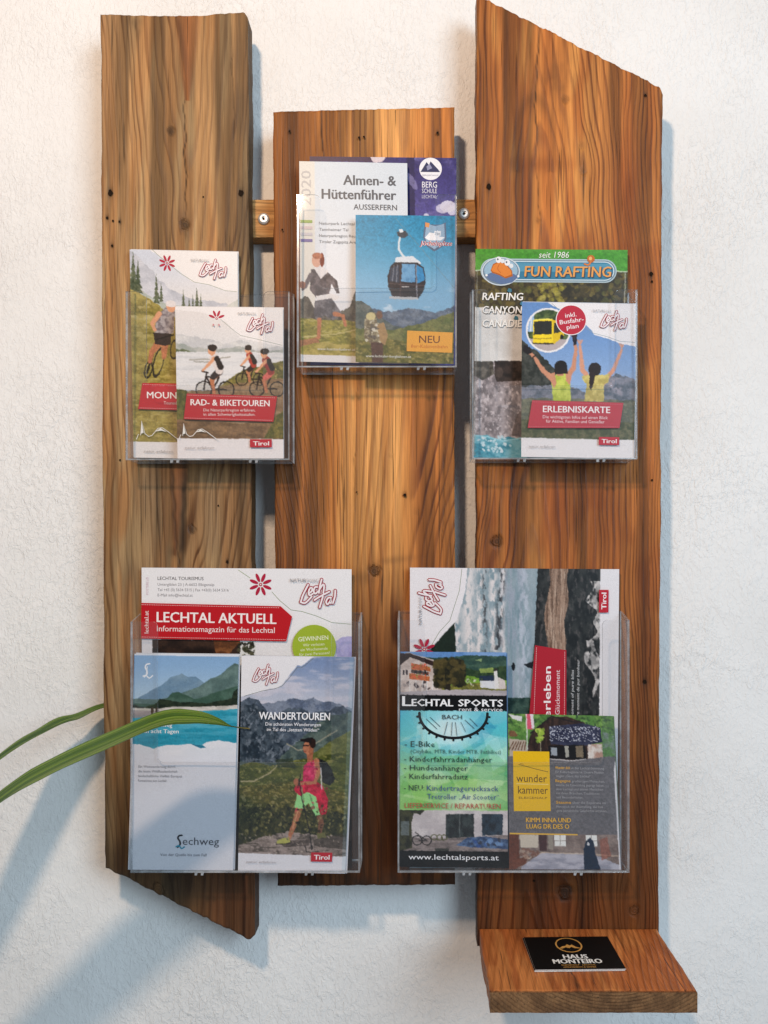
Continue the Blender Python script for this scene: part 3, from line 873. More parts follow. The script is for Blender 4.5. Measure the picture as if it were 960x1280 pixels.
class Page:
    def __init__(s, name, label, cat, rect, quad, w, lean=0.0, thick=0.0012, group=None, base=(236, 234, 236), mat=None, world=None, pages=True, bow=0.0013):
        s.x0, s.y0, s.x1, s.y1 = rect
        s.root = empty(name, label, cat, group)
        s.quad = [np.array(q, float) for q in quad]   # TL TR BR BL in photo px
        s.w, s.lean, s.thick = w, lean, thick
        s.bow = bow
        s.mat = mat or M_PRINT
        s.world = world
        s.parts = {}
        s.layer = 3
        s.r = Ras(*rect, base)
        s.part('cover_lettering')
        s.pages = pages
    def to_w(s, X, Y, off):
        X = np.asarray(X, float); Y = np.asarray(Y, float)
        u = (X - s.x0) / (s.x1 - s.x0); v = (Y - s.y0) / (s.y1 - s.y0)
        if s.world is not None: return s.world(u, v, off)
        a, b, c, d = s.quad
        px = (a[0] * (1 - u) + b[0] * u) * (1 - v) + (d[0] * (1 - u) + c[0] * u) * v
        py = (a[1] * (1 - u) + b[1] * u) * (1 - v) + (d[1] * (1 - u) + c[1] * u) * v
        w = s.w + s.lean * (v - 1) + off + s.bow * np.sin(np.pi * np.clip(u, 0, 1)) * (0.3 + 0.7 * (1 - v))
        sc = (CW - w) / FP
        return np.stack([(px - VX) * sc, -w, (VY - py) * sc], -1)
    def part(s, name):
        s.cur = name
        if name not in s.parts: s.parts[name] = ([], [], [], [])
        return s
    def add(s, xy, faces, col):
        V, F, C, O = s.parts[s.cur]
        b = sum(len(v) for v in V)
        if s.world is None and len(xy) < 60 and (np.ptp(xy[:, 0]) > 11 or np.ptp(xy[:, 1]) > 30):
            # cut large shapes into small triangles so that they follow the bow of the sheet
            pts_ = [tuple(p) for p in xy]; out = []
            stack = []
            for f in faces:
                if len(f) == 3: stack.append(tuple(f))
                else:
                    for t in tessellate_polygon([[Vector((pts_[i][0], pts_[i][1], 0)) for i in f]]): stack.append(tuple(f[i] for i in t))
            mid = {}
            while stack:
                t = stack.pop()
                e = [abs(pts_[t[i]][0] - pts_[t[(i + 1) % 3]][0]) + 0.25 * abs(pts_[t[i]][1] - pts_[t[(i + 1) % 3]][1]) for i in range(3)]
                k = e.index(max(e))
                if e[k] < 8: out.append(t); continue
                a_, b_, c_ = t[k], t[(k + 1) % 3], t[(k + 2) % 3]
                key = (min(a_, b_), max(a_, b_))
                if key not in mid:
                    mid[key] = len(pts_); pts_.append(((pts_[a_][0] + pts_[b_][0]) / 2, (pts_[a_][1] + pts_[b_][1]) / 2))
                m_ = mid[key]
                stack.append((a_, m_, c_)); stack.append((m_, b_, c_))
            xy, faces = np.array(pts_), out
        V.append(np.column_stack([xy, np.full(len(xy), s.layer * 2.2e-5)]))
        F.extend([tuple(i + b for i in f) for f in faces])
        c = lin(col) * 0.91
        C.append(np.tile(c, (len(xy), 1)))
        s.layer += 1
    def poly(s, pts, col):
        t = tessellate_polygon([[Vector((p[0], p[1], 0)) for p in pts]])
        s.add(np.array([p[:2] for p in pts], float), [tuple(x) for x in t], col)
    def ell(s, cx, cy, rx, ry, col, rot=0, n=28):
        a = np.linspace(0, 2 * np.pi, n, endpoint=False)
        c, t = math.cos(math.radians(rot)), math.sin(math.radians(rot))
        x = rx * np.cos(a); y = ry * np.sin(a)
        s.add(np.column_stack([cx + x * c - y * t, cy + x * t + y * c]), [tuple(range(n))], col)
    def stroke(s, pts, wd, col, sm=True, closed=False):
        p = smooth_path(pts) if sm else [np.array(q[:2], float) for q in pts]
        n = len(p); xy = []; fs = []
        for i in range(n):
            d = p[min(i + 1, n - 1)] - p[max(i - 1, 0)]
            d = d / (np.hypot(*d) + 1e-9); nn = np.array([-d[1], d[0]]) * wd / 2
            xy += [p[i] + nn, p[i] - nn]
        for i in range(n - 1):
            fs.append((2 * i, 2 * i + 1, 2 * i + 3, 2 * i + 2))
        s.add(np.array(xy), fs, col)
        for q in (p[0], p[-1]):
            if wd > 1.2: s.ell(q[0], q[1], wd / 2, wd / 2, col, n=10)
    def text(s, t, x, y, h, col, w=None, bold=0.0, align='l', rot=0, sp=1.0, shear=0.0, res=2):
        strike = max(0.0, bold) * 1.7
        bold = 0.0
        v, f = text_geo(t, bold, res, sp)
        if len(v) == 0: return
        keep = s.cur
        s.nt = getattr(s, 'nt', 0) + 1
        s.part('lettering#%d' % s.nt)
        k = h / cap(bold)
        v = v.copy()
        v[:, 0] -= v[:, 0].min()
        W = v[:, 0].max()
        kx = (w / W) if w else k
        xx = v[:, 0] * kx; yy = v[:, 1] * k
        xx = xx + shear * yy
        W = W * kx
        if align == 'c': xx -= W / 2
        if align == 'r': xx -= W
        c, sn = math.cos(math.radians(rot)), math.sin(math.radians(rot))
        X = x + xx * c + yy * sn * 1.0
        Y = y - (yy * c) + xx * sn
        if rot: X = x + xx * c + yy * sn; Y = y + xx * sn - yy * c
        s.add(np.column_stack([X, Y]), f, col)
        if strike > 0.003:
            d = strike * h
            s.add(np.column_stack([X + d * c, Y + d * sn]), f, col)
            s.add(np.column_stack([X + d * .5 * c - d * .3 * sn, Y + d * .5 * sn + d * .3 * c]), f, col)
        s.cur = keep
    def build(s, photo=1.0):
        # picture layer
        a = s.r.a
        ny, nx = a.shape[:2]
        if photo:
            lum = a.mean(-1)
            k = (1 - sstep(203, 224, lum))[..., None] * photo
            # small irregular shift of outlines, like real detail
            dx = ((fbm(s.r.X, s.r.Y, 2.6, 2.6, 911, 3) - .5) * 4.2 * k[..., 0]).round().astype(int)
            dy = ((fbm(s.r.X, s.r.Y, 2.6, 2.6, 921, 3) - .5) * 4.2 * k[..., 0]).round().astype(int)
            JJ, II = np.mgrid[0:ny, 0:nx]
            b_ = a[np.clip(JJ + dy, 0, ny - 1), np.clip(II + dx, 0, nx - 1)]
            a = a * (1 - k) + b_ * k
            g = (fbm(s.r.X, s.r.Y, 1.3, 1.3, 901, 2) - .5) * .30 + (fbm(s.r.X, s.r.Y, 3.2, 3.2, 905, 3) - .5) * .26
            lum = a.mean(-1, keepdims=True)
            c_ = lum + (a - lum) * 0.98
            c_ = 120 + (c_ - 120) * 1.16 - 2
            c_ = c_ * (1 + g[..., None] * (1 - sstep(115, 155, lum) * .82))
            a = np.clip(a * (1 - k) + c_ * k, 4, 252)
        q = a.reshape(ny // 2, 2, nx // 2, 2, 3).mean((1, 3))
        X = s.r.X[:, :].reshape(ny // 2, 2, nx // 2, 2).mean((1, 3)); Y = s.r.Y.reshape(ny // 2, 2, nx // 2, 2).mean((1, 3))
        # stretch the outer samples to the page edge
        X[:, 0] = s.x0; X[:, -1] = s.x1; Y[0, :] = s.y0; Y[-1, :] = s.y1
        pts = s.to_w(X, Y, 1.5e-5).reshape(-1, 3)
        m, n = X.shape
        idx = np.arange(m * n).reshape(m, n)
        F = np.stack([idx[:-1, :-1], idx[1:, :-1], idx[1:, 1:], idx[:-1, 1:]], -1).reshape(-1, 4)
        me = bpy.data.meshes.new('cover_picture')
        me.vertices.add(m * n); me.vertices.foreach_set('co', pts.astype(np.float32).ravel())
        me.loops.add(F.size); me.loops.foreach_set('vertex_index', F.ravel().astype(np.int32))
        me.polygons.add(len(F)); me.polygons.foreach_set('loop_start', np.arange(0, F.size, 4, dtype=np.int32))
        me.update(calc_edges=True)
        me.materials.append(s.mat)
        add_attr(me, 'ink', 'FLOAT_COLOR', lin(np.clip(q, 0, 255)).reshape(-1, 3) * 0.91)
        link(bpy.data.objects.new('cover_picture', me), s.root)
        for name, (V, Fc, C, O) in s.parts.items():
            if not V: continue
            v = np.concatenate(V)
            p = s.to_w(v[:, 0], v[:, 1], v[:, 2])
            name = name.split('#')[0]
            me = bpy.data.meshes.new(name)
            me.from_pydata(p.tolist(), [], Fc)
            me.materials.append(s.mat)
            add_attr(me, 'ink', 'FLOAT_COLOR', np.concatenate(C))
            me.update()
            link(bpy.data.objects.new(name, me), s.root)
        # page block behind the cover
        x0, y0, x1, y1 = s.x0, s.y0, s.x1, s.y1
        K = 1 if s.world is not None else 14
        vs = []
        for off in (-2e-6, -s.thick):
            for cy in (y0, y1):
                for q in range(K + 1):
                    vs.append(tuple(s.to_w(x0 + (x1 - x0) * q / K, cy, off)))
        n1 = K + 1
        F0, F1, B0, B1 = 0, n1, 2 * n1, 3 * n1
        fs = []
        for q in range(K):
            fs += [(B0 + q, B1 + q, B1 + q + 1, B0 + q + 1),
                   (F0 + q, B0 + q, B0 + q + 1, F0 + q + 1), (F1 + q, F1 + q + 1, B1 + q + 1, B1 + q)]
        fs += [(F0, F1, B1, B0), (F0 + K, B0 + K, B1 + K, F1 + K)]
        mesh_obj('page_block', vs, fs, M_PAGES, s.root)
        return s

def copy_behind(pg, dx, dy, dw, label, group=None, name=None):
    """a further copy of the same leaflet standing behind: cover edge and page block"""
    root = empty(name or pg.root.name.split('.')[0], label, pg.root['category'], group)
    x0, y0, x1, y1 = pg.x0, pg.y0, pg.x1, pg.y1
    cs = [(x0, y0), (x1, y0), (x1, y1), (x0, y1)]
    vs = []
    for off in (-dw, -dw - 0.0009):
        for cx, cy in cs:
            p = pg.to_w(cx + dx, cy + dy, off); vs.append(tuple(p))
    mesh_obj('page_block', vs, [(0, 3, 2, 1), (4, 5, 6, 7), (0, 1, 5, 4), (1, 2, 6, 5), (2, 3, 7, 6), (3, 0, 4, 7)], M_PAGES, root)
    vs = [tuple(pg.to_w(cx + dx, cy + dy, -dw + 3e-5)) for cx, cy in cs]
    o = mesh_obj('cover', vs, [(0, 1, 2, 3)], pg.mat, root)
    c0 = lin(pg.r.a[2, :, :].mean(0)) * 0.8; c1 = lin(pg.r.a[-3].mean(0)) * 0.8
    add_attr(o.data, 'ink', 'FLOAT_COLOR', [c0, c0, c1, c1])
    return root

RED = (190, 32, 48)
GREY = (120, 118, 120)
# the hand-lettered outline logo, drawn as thick strokes with a pale core; unit box 100 x 72
LOGO = [
    [(27, 17), (20, 30), (13, 44), (9, 57)], [(8, 58), (20, 60), (36, 45)],
    [(29, 37), (36, 32), (37, 25), (32, 25), (28, 35), (31, 42), (39, 38)],
    [(50, 22), (44, 23), (41, 32), (45, 38), (52, 32)],
    [(61, 4), (57, 18), (54, 36)], [(56, 27), (64, 16), (67, 20), (65, 36)],
    [(43, 53), (58, 44), (80, 33)],
    [(64, 45), (60, 57), (56, 70)],
    [(84, 47), (77, 48), (72, 57), (76, 63), (83, 54), (85, 47), (84, 60)],
    [(95, 30), (94, 44), (89, 60)],
]
def lech_logo(pg, x, y, w, h, rot=0, thick=1.0):
    k = w / 100.0
    c, s_ = math.cos(math.radians(rot)), math.sin(math.radians(rot))
    def T(p):
        X = (p[0] - 50) * w / 100.0; Y = (p[1] - 36) * h / 72.0
        return (x + X * c - Y * s_, y + X * s_ + Y * c)
    pg.part('logo')
    for stp in LOGO: pg.stroke([T(p) for p in stp], (8.6 * k + 1.5) * thick, (238, 234, 236))
    for stp in LOGO: pg.stroke([T(p) for p in stp], 8.6 * k * thick, (166, 30, 54))
    for stp in LOGO: pg.stroke([T(p) for p in stp], 4.3 * k * thick, (244, 234, 237))
    pg.part('cover_lettering')

def flower(pg, x, y, r, col=(178, 30, 62), ycut=None, half=False):
    pg.part('flower_emblem')
    for i in range(8):
        a = math.radians(22.5 + 45 * i)
        if half and math.sin(a) > 0.1: continue
        pg.ell(x + 0.62 * r * math.cos(a), y + 0.62 * r * math.sin(a), 0.40 * r, 0.145 * r, col, math.degrees(a), n=12)
    pg.ell(x, y, 0.15 * r, 0.15 * r, col, n=10); pg.ell(x, y, 0.07 * r, 0.07 * r, (236, 220, 220), n=8)
    pg.part('cover_lettering')

def region_sign(pg, x0, y0, x1, y1, rot=0, fade=0):
    """small red field with white script"""
    pg.part('region_sign')
    cr = (190 + fade, 24 + fade * 2, 44 + fade * 2)
    if rot == 0:
        pg.poly([(x0, y0), (x1, y0), (x1, y1), (x0, y1)], cr)
        pg.text('Tirol', (x0 + x1) / 2, y1 - (y1 - y0) * 0.24, (y1 - y0) * 0.50, (250, 244, 244), w=(x1 - x0) * 0.72, bold=0.05, align='c')
    else:
        pg.poly([(x0, y0), (x1, y0), (x1, y1), (x0, y1)], cr)
        pg.text('Tirol', x1 - (x1 - x0) * 0.24, (y0 + y1) / 2, (x1 - x0) * 0.50, (250, 244, 244), w=(y1 - y0) * 0.72, bold=0.05, align='c', rot=-90)
    pg.part('cover_lettering')

def dotted(pg, x0, y0, x1, y1, step=2.2, col=(244, 200, 200), wd=0.5):
    n = int(math.hypot(x1 - x0, y1 - y0) / step)
    xy, fs = [], []
    dx, dy = (x1 - x0) / n, (y1 - y0) / n
    L = math.hypot(dx, dy); nx_, ny_ = -dy / L * wd / 2, dx / L * wd / 2
    for i in range(n):
        ax, ay = x0 + dx * i, y0 + dy * i; bx, by = ax + dx * .5, ay + dy * .5
        k = len(xy); xy += [(ax + nx_, ay + ny_), (ax - nx_, ay - ny_), (bx - nx_, by - ny_), (bx + nx_, by + ny_)]
        fs.append((k, k + 1, k + 2, k + 3))
    pg.add(np.array(xy), fs, col)

def silhouette(pg, x, y, w, h):
    pg.part('mountain_line')
    pts = [(0, 1), (.05, .75), (.10, .8), (.13, .1), (.2, .72), (.28, .85), (.36, .80), (.5, .45), (.60, .42), (.74, .62), (1, 1.05)]
    pg.stroke([(x + p[0] * w, y + p[1] * h) for p in pts], 0.8, (240, 238, 232), sm=False)
    pg.poly([(x + .11 * w, y + .72 * h), (x + .13 * w, y + .1 * h), (x + .17 * w, y + .68 * h)], (240, 238, 232))
    pg.poly([(x + .44 * w, y + .60 * h), (x + .56 * w, y + .44 * h), (x + .70 * w, y + .62 * h), (x + .58 * w, y + .56 * h)], (240, 238, 232))
    pg.part('cover_lettering')
SKIN = (206, 152, 120); SKIN2 = (176, 118, 88)
def cyclist(r, x, y, k, shirt, shorts, face=-1):
    """small printed cyclist, wheels centred about (x,y), scale k px"""
    f = face
    for wx in (-15, 15):
        r.ell(x + wx * k, y, 11.5 * k, 11.5 * k, (38, 36, 36), .9, ring=0.84)
        r.ell(x + wx * k, y, 9.5 * k, 9.5 * k, (110, 104, 90), .25)
    fr = (40, 34, 34)
    r.line([(x + 15 * k * f * -1, y), (x - 2 * k, y - 1 * k), (x + 15 * k * f * -.35, y - 16 * k), (x + 12 * k * f, y - 17 * k), (x - 2 * k, y - 1 * k)], 2.0 * k, fr)
    r.line([(x + 15 * k * f, y), (x + 11 * k * f, y - 22 * k)], 2.0 * k, fr)
    r.line([(x + 17 * k * f, y - 24 * k), (x + 9 * k * f, y - 22 * k)], 2.0 * k, fr)
    r.line([(x - 5 * k * f, y - 22 * k, 8 * k), (x + 4 * k * f, y - 13 * k, 6 * k), (x - 1 * k, y + 4 * k, 4 * k)], 6 * k, SKIN2)
    r.line([(x - 6 * k * f, y - 24 * k, 10 * k), (x + 2 * k * f, y - 17 * k, 8 * k)], 8 * k, shorts)
    r.line([(x - 6 * k * f, y - 25 * k, 10 * k), (x + 1 * k * f, y - 42 * k, 12 * k)], 10 * k, shirt)
    r.line([(x + 1 * k * f, y - 41 * k, 5 * k), (x + 9 * k * f, y - 32 * k, 4 * k), (x + 16 * k * f, y - 25 * k, 3 * k)], 4 * k, SKIN)
    r.ell(x + 4 * k * f, y - 51 * k, 5 * k, 6 * k, SKIN)
    r.ell(x + 3 * k * f, y - 55 * k, 6.5 * k, 4.6 * k, (52, 46, 46))
    r.line([(x - 3 * k * f, y - 41 * k, 7 * k), (x - 8 * k * f, y - 30 * k, 8 * k)], 7 * k, (44, 42, 44))

# ================= upper left holder
pg = Page('mountain_bike_leaflet', 'taller leaflet with a cyclist on a grassy slope, behind in the upper left holder', 'leaflet', (162, 312, 298, 573),
          [(162, 312), (297, 315), (299, 574), (167, 572)], 0.066, 0.004, 0.0022)
r = pg.r
r.grad(312, (196, 200, 210), 400, (224, 218, 214))
r.below([(162, 312), (180, 328), (200, 350), (222, 366), (240, 372), (298, 380)], tex((176, 178, 186), (198, 198, 204), 20, 12, 1), 3, 2)
r.below([(162, 340), (180, 366), (205, 378), (235, 384), (262, 392), (298, 372)], tex((170, 176, 168), (196, 196, 190), 14, 10, 3), 2, 4)
for (tx, tb, th) in ((166, 372, 56), (172, 366, 40), (195, 378, 34), (201, 376, 22), (229, 384, 22), (236, 388, 18), (246, 386, 28), (241, 388, 20), (251, 388, 22)):
    figure_conifer(r, tx, tb, th, tex((70, 82, 62), (104, 110, 86), 3, 3, 5))
r.below([(162, 362), (176, 368), (196, 380), (215, 396), (240, 402), (298, 398)], tex((168, 152, 88), (136, 124, 66), 18, 10, 7, c3=(182, 168, 116)), 1.5, 8)
r.below([(162, 440), (190, 452), (215, 462), (298, 456)], tex((176, 158, 88), (142, 124, 58), 12, 5, 9, c3=(196, 176, 112)), 2, 9)
r.below([(162, 398), (172, 404), (185, 410), (205, 412), (298, 418)], tex((120, 112, 62), (160, 146, 86), 22, 5, 10), 2, 11, alpha=0.4)
# rider
r.line([(181, 466, 3), (192, 436, 2)], 3, (46, 44, 42))
r.ell(183, 462, 5, 12, (44, 42, 40), .9, 14, ring=.72); r.ell(196, 453, 6.5, 20, (50, 48, 46), .9, 14, ring=.78)
r.line([(197, 428, 10), (188, 440, 7), (185, 452, 5)], 6, SKIN2); r.line([(205, 428, 9), (203, 446, 6)], 6, SKIN2)
r.poly([(190, 416), (213, 414), (212, 430), (205, 432), (192, 430)], (62, 54, 52))
r.poly([(194, 396), (206, 384), (218, 388), (216, 416), (192, 416)], tex((168, 160, 160), (120, 112, 116), 3, 3, 12))
r.line([(198, 392, 7), (189, 404, 5), (192, 412, 4)], 5, SKIN); r.ell(213, 383, 6, 6.5, SKIN); r.ell(213, 379, 6.8, 4.2, (214, 206, 204))
r.line([(194, 424), (216, 418)], 1.6, (36, 34, 34))
r.ell(217, 436, 6, 13, (48, 46, 44), .8, 8, ring=.78)
r.poly([(162, 553), (298, 553), (298, 574), (162, 574)], (234, 228, 226))
r.poly([(186, 311), (198, 318), (222, 336), (241, 351), (262, 354), (280, 360), (299, 363), (299, 311)], (236, 231, 229))
pg.stroke([(190, 311), (200, 320), (225, 340), (243, 351), (262, 354), (282, 361), (297, 362)], 0.55, (150, 160, 140), sm=False)
flower(pg, 209, 328, 10.5); lech_logo(pg, 266, 334, 38, 26)
pg.text('NATUR', 239, 324.5, 2.8, (150, 146, 146)); pg.text('PARK', 252.5, 324.5, 2.8, (196, 192, 192))
silhouette(pg, 166, 524, 56, 26)
pg.part('banner'); pg.poly([(175, 479), (260, 479), (254, 513), (169, 512)], (192, 42, 48)); dotted(pg, 176, 481, 259, 481)
dotted(pg, 171, 510.5, 254, 511)
pg.text('MOUNTAINBIKE', 180.5, 498, 8, (246, 240, 238), w=93, bold=0.03)
pg.text('Tourenbeschreibungen', 202, 505.5, 3.8, (240, 214, 210), w=48)
pg.part('cover_lettering'); pg.text('natur erfahren', 176, 566, 2.9, (156, 150, 148), w=37)
pg.build()
copy_behind(pg, 1.4, -0.6, 0.0030, 'second tall bike leaflet, only its pale edge showing behind the first')

pg = Page('bike_tour_leaflet', 'smaller leaflet with three cyclists by a lake, front right in the upper left holder', 'leaflet', (219, 384, 355, 573),
          [(219, 383.5), (354, 385), (354.5, 573), (222, 573)], 0.086, 0.003, 0.0015)
r = pg.r
r.grad(384, (222, 216, 214), 440, (206, 204, 204))
r.below([(219, 416), (235, 420), (262, 424), (280, 430), (300, 424), (330, 434), (355, 430)], tex((184, 184, 186), (206, 204, 202), 18, 8, 21), 2, 21)
r.below([(219, 428), (240, 434), (275, 436), (300, 432), (330, 440), (355, 436)], tex((150, 156, 152), (176, 176, 172), 12, 6, 23), 1.6, 23)
r.below([(219, 436), (232, 437), (250, 441), (355, 442)], (108, 116, 92), 1.4, 24)
r.below([(219, 440), (355, 440)], tex((196, 196, 198), (220, 218, 218), 40, 3, 25), 0.5, 25)
r.below([(262, 492), (280, 478), (305, 462), (330, 456), (355, 450)], tex((126, 116, 66), (92, 92, 50), 6, 4, 27, c3=(160, 146, 92)), 2, 27)
r.below([(219, 489), (262, 488), (290, 480), (330, 474), (355, 472)], tex((132, 108, 80), (156, 132, 104), 20, 4, 29), 1, 29)
r.poly([(219, 486), (232, 488), (234, 548), (219, 548)], tex((116, 112, 60), (84, 88, 44), 4, 6, 31))
r.below([(219, 524), (260, 526), (300, 530), (355, 520)], tex((140, 112, 82), (112, 88, 62), 14, 5, 32), 1, 32)
r.poly([(330, 548), (345, 520), (356, 512), (356, 548)], tex((128, 116, 62), (90, 90, 46), 4, 5, 33))
r.line([(236, 450), (262, 449), (288, 446)], 1.6, (160, 156, 148)); r.line([(242, 452), (270, 453)], 1.2, (140, 138, 130))
cyclist(r, 268, 487, 0.95, (206, 196, 192), (60, 56, 58)); cyclist(r, 313, 474, 0.72, (160, 66, 54), (52, 40, 40)); cyclist(r, 334, 486, 0.86, (138, 62, 58), (198, 104, 96))
r.poly([(218, 548), (356, 549), (356, 574), (218, 574)], (236, 230, 230))
r.poly([(219, 383), (219, 388), (250, 390), (264, 394), (284, 403), (300, 421), (320, 426), (355, 433), (355, 383)], (236, 231, 230))
pg.stroke([(276, 399), (289, 410), (301, 419), (320, 423), (354, 431)], 0.55, (150, 160, 150), sm=False)
flower(pg, 271, 398, 10.5, half=True); lech_logo(pg, 325, 404, 37, 26)
for a_, b_ in ((267, 406), (274, 406)): pg.ell(a_, b_, 1.6, 0.9, (206, 130, 140), 60, n=8)
pg.text('NATUR', 298, 392.5, 2.8, (160, 156, 156)); pg.text('PARK', 311.5, 392.5, 2.8, (200, 196, 196))
silhouette(pg, 221, 527, 50, 22)
pg.part('banner'); pg.poly([(232, 492), (347, 495), (342, 527), (227.5, 524)], (186, 38, 46))
dotted(pg, 233, 494, 345, 497); dotted(pg, 229, 522.5, 341, 525.2)
pg.text('RAD- & BIKETOUREN', 236.5, 506.5, 7.4, (248, 242, 240), w=100.5, bold=0.035, rot=0.6)
pg.text('Die Naturparkregion erfahren,', 253, 514.2, 3.5, (240, 222, 220), w=66); pg.text('in allen Schwierigkeitsstufen.', 253, 519.6, 3.5, (240, 222, 220), w=66)
region_sign(pg, 312, 549, 340, 559); pg.text('natur erfahren', 229, 561, 2.9, (160, 152, 152), w=37)
pg.build()
copy_behind(pg, 0.8, -0.8, 0.0022, 'bike tour leaflet tucked directly behind the front one by the lake')

# ================= middle holder
pg = Page('mountain_school_brochure', 'purple blue brochure with a round white mountain emblem, rearmost in the middle holder', 'brochure', (388, 196, 570, 457),
          [(387, 195.5), (570.5, 197.5), (569, 457), (388, 456)], 0.061, 0.0, 0.0016, base=(72, 66, 122))
r = pg.r
r.grad(196, (66, 60, 112), 300, (96, 90, 152))
r.put(sstep(0.55, 0.8, fbm(r.X, r.Y, 26, 18, 41, 4)) * 0.5, (150, 144, 188))
r.poly([(508, 196), (518, 196), (519, 270), (508, 270)], (54, 50, 92))
r.ell(515, 226, 4, 12, (170, 164, 200), .5, -30); r.ell(560, 257, 10, 7, (224, 220, 232), .9); r.ell(553, 260, 8, 6, (214, 210, 226), .8); r.ell(565, 262, 6, 6, (224, 220, 232), .8)
r.poly([(388, 195), (470, 195), (470, 202), (388, 202)], (74, 56, 84)); r.poly([(463, 196), (482, 196), (478, 202), (468, 203)], (206, 194, 200))
r.ell(533, 269, 3, 3, (220, 220, 230), .8)
pg.part('round_emblem'); pg.ell(538, 210, 14, 14, (240, 238, 242), n=36)
pg.poly([(525.5, 214), (533, 201.5), (536, 205), (538, 200.5), (547, 210), (550, 214)], (52, 54, 92)); pg.poly([(533, 207), (537, 204), (540, 209), (534, 212)], (150, 150, 180))
pg.text('BERGSCHULE', 538, 219, 1.8, (120, 120, 150), w=20, align='c')
pg.part('cover_lettering')
pg.text('BERG', 527.5, 233.5, 7.4, (238, 236, 244), w=18.5, bold=0.01); pg.text('SCHULE', 527.5, 240.5, 5.6, (232, 230, 240), w=18.5); pg.text('LECHTAL', 527.5, 247, 4.2, (214, 212, 228), w=18.5)
pg.build()

pg = Page('hut_guide_brochure', 'pale hiking hut guide with a running woman on a meadow, left in the middle holder', 'brochure', (374, 202, 511, 455),
          [(374, 201.5), (509, 204), (511, 455), (376, 452)], 0.074, 0.004, 0.0026, base=(222, 226, 234))
r = pg.r
r.grad(202, (214, 222, 230), 400, (228, 228, 232))
r.poly([(373, 201), (393.5, 201), (393, 400), (373, 400)], (226, 222, 214))
r.below([(374, 376), (384, 372), (394, 390), (405, 393), (425, 390), (437, 384), (443, 366), (448, 356), (511, 360)], tex((74, 72, 70), (110, 106, 98), 5, 8, 51), 3, 51, rs=4)
r.below([(374, 400), (400, 402), (430, 402), (511, 404)], tex((150, 142, 70), (118, 116, 58), 8, 4, 53, c3=(170, 160, 100)), 1.2, 53)
r.below([(374, 428), (420, 432), (511, 430)], tex((176, 160, 96), (140, 132, 66), 10, 5, 55), 1.5, 55)
r.line([(376, 424), (420, 419), (450, 412)], 1.2, (190, 178, 130))
# running woman
r.poly([(388, 338), (398, 336), (410, 342), (421, 352), (424, 368), (420, 368), (414, 356), (410, 372), (394, 374), (386, 364)], tex((112, 104, 108), (78, 74, 80), 5, 5, 57))
r.line([(388, 345, 6), (380, 360, 5), (377, 364, 3)], 5, (104, 98, 104)); r.ell(377, 358, 3.5, 5, (150, 110, 96))
r.poly([(392, 337), (400, 333), (410, 340), (400, 350)], (222, 216, 216)); r.poly([(394, 372), (414, 368), (424, 372), (420, 376), (396, 380)], (226, 222, 222))
r.poly([(392, 378), (414, 374), (426, 392), (416, 402), (404, 396), (396, 404), (391, 396)], tex((84, 84, 92), (120, 118, 124), 6, 6, 59))
r.line([(398, 402, 6), (397, 424, 4), (394, 426, 5)], 4, SKIN2); r.line([(418, 394, 6), (428, 396, 4), (431, 408, 4)], 4, SKIN2)
r.ell(395, 327, 6, 8.5, (206, 160, 140)); r.ell(402, 326, 3, 9, (120, 60, 50)); r.ell(396, 321, 6.5, 4, (170, 110, 84))
r.poly([(374, 428), (394, 424), (398, 430), (380, 434), (374, 436)], (160, 116, 84))
r.poly([(373, 446), (512, 447), (512, 457), (373, 457)], (226, 222, 222))
pg.text('2020', 388.5, 258, 12, (196, 192, 190), w=44, bold=0.02, rot=-90)
pg.text('Almen- &', 496, 230.5, 12.2, (96, 98, 104), w=66.5, bold=0.045, align='r'); pg.text('Hüttenführer', 496, 248.5, 12.2, (96, 98, 104), w=94, bold=0.045, align='r')
pg.text('AUSSERFERN', 497.5, 261.5, 6.6, (92, 94, 100), w=55, bold=0.02, align='r')
for i, (t_, w_) in enumerate((('Naturpark Lechtal', 45), ('Tannheimer Tal', 37), ('Naturparkregion Reutte', 52), ('Tiroler Zugspitz Arena', 52))):
    pg.text(t_, 398.5, 281.5 + i * 7.7, 3.5, (120, 122, 128), w=w_)
pg.part('colour_bar')
for y_, c_ in ((276, (154, 178, 92)), (284, (214, 196, 196)), (292, (206, 200, 206)), (300, (124, 112, 168))): pg.poly([(375, y_), (390, y_), (390, y_ + 3.6), (375, y_ + 3.6)], c_)
pg.part('cover_lettering'); pg.text('www.huettenfuehrer.at', 395, 440, 3.4, (232, 228, 214), w=48)
pg.build()

pg = Page('cable_car_leaflet', 'blue leaflet with a cable car cabin, front right in the middle holder', 'leaflet', (445, 269, 569, 455),
          [(444.5, 268.5), (569.5, 270), (567, 455), (444.5, 452.5)], 0.087, 0.003, 0.0014)
r = pg.r
r.grad(270, (52, 136, 172), 378, (132, 172, 200))
r.put(sstep(0.50, 0.72, fbm(r.X, r.Y, 26, 9, 61, 4)) * np.exp(-((r.Y - 378) / 13) ** 2), (216, 222, 230), 0.9)
r.below([(445, 381), (455, 379), (466, 386), (480, 390), (492, 390), (512, 385), (528, 388), (545, 392), (569, 382)], tex((92, 104, 122), (126, 134, 146), 14, 9, 63), 2.5, 63)
r.below([(445, 378), (452, 377), (462, 384), (474, 396), (492, 408), (520, 414), (569, 406)], tex((76, 88, 88), (106, 112, 108), 9, 6, 65), 1.5, 65)
r.below([(445, 412), (490, 414), (530, 404), (552, 396), (569, 389)], tex((98, 106, 66), (126, 126, 82), 10, 5, 67), 1.5, 67)
r.below([(445, 428), (480, 424), (510, 428), (569, 420)], tex((126, 118, 66), (92, 94, 50), 8, 5, 69, c3=(150, 138, 88)), 1.2, 69)
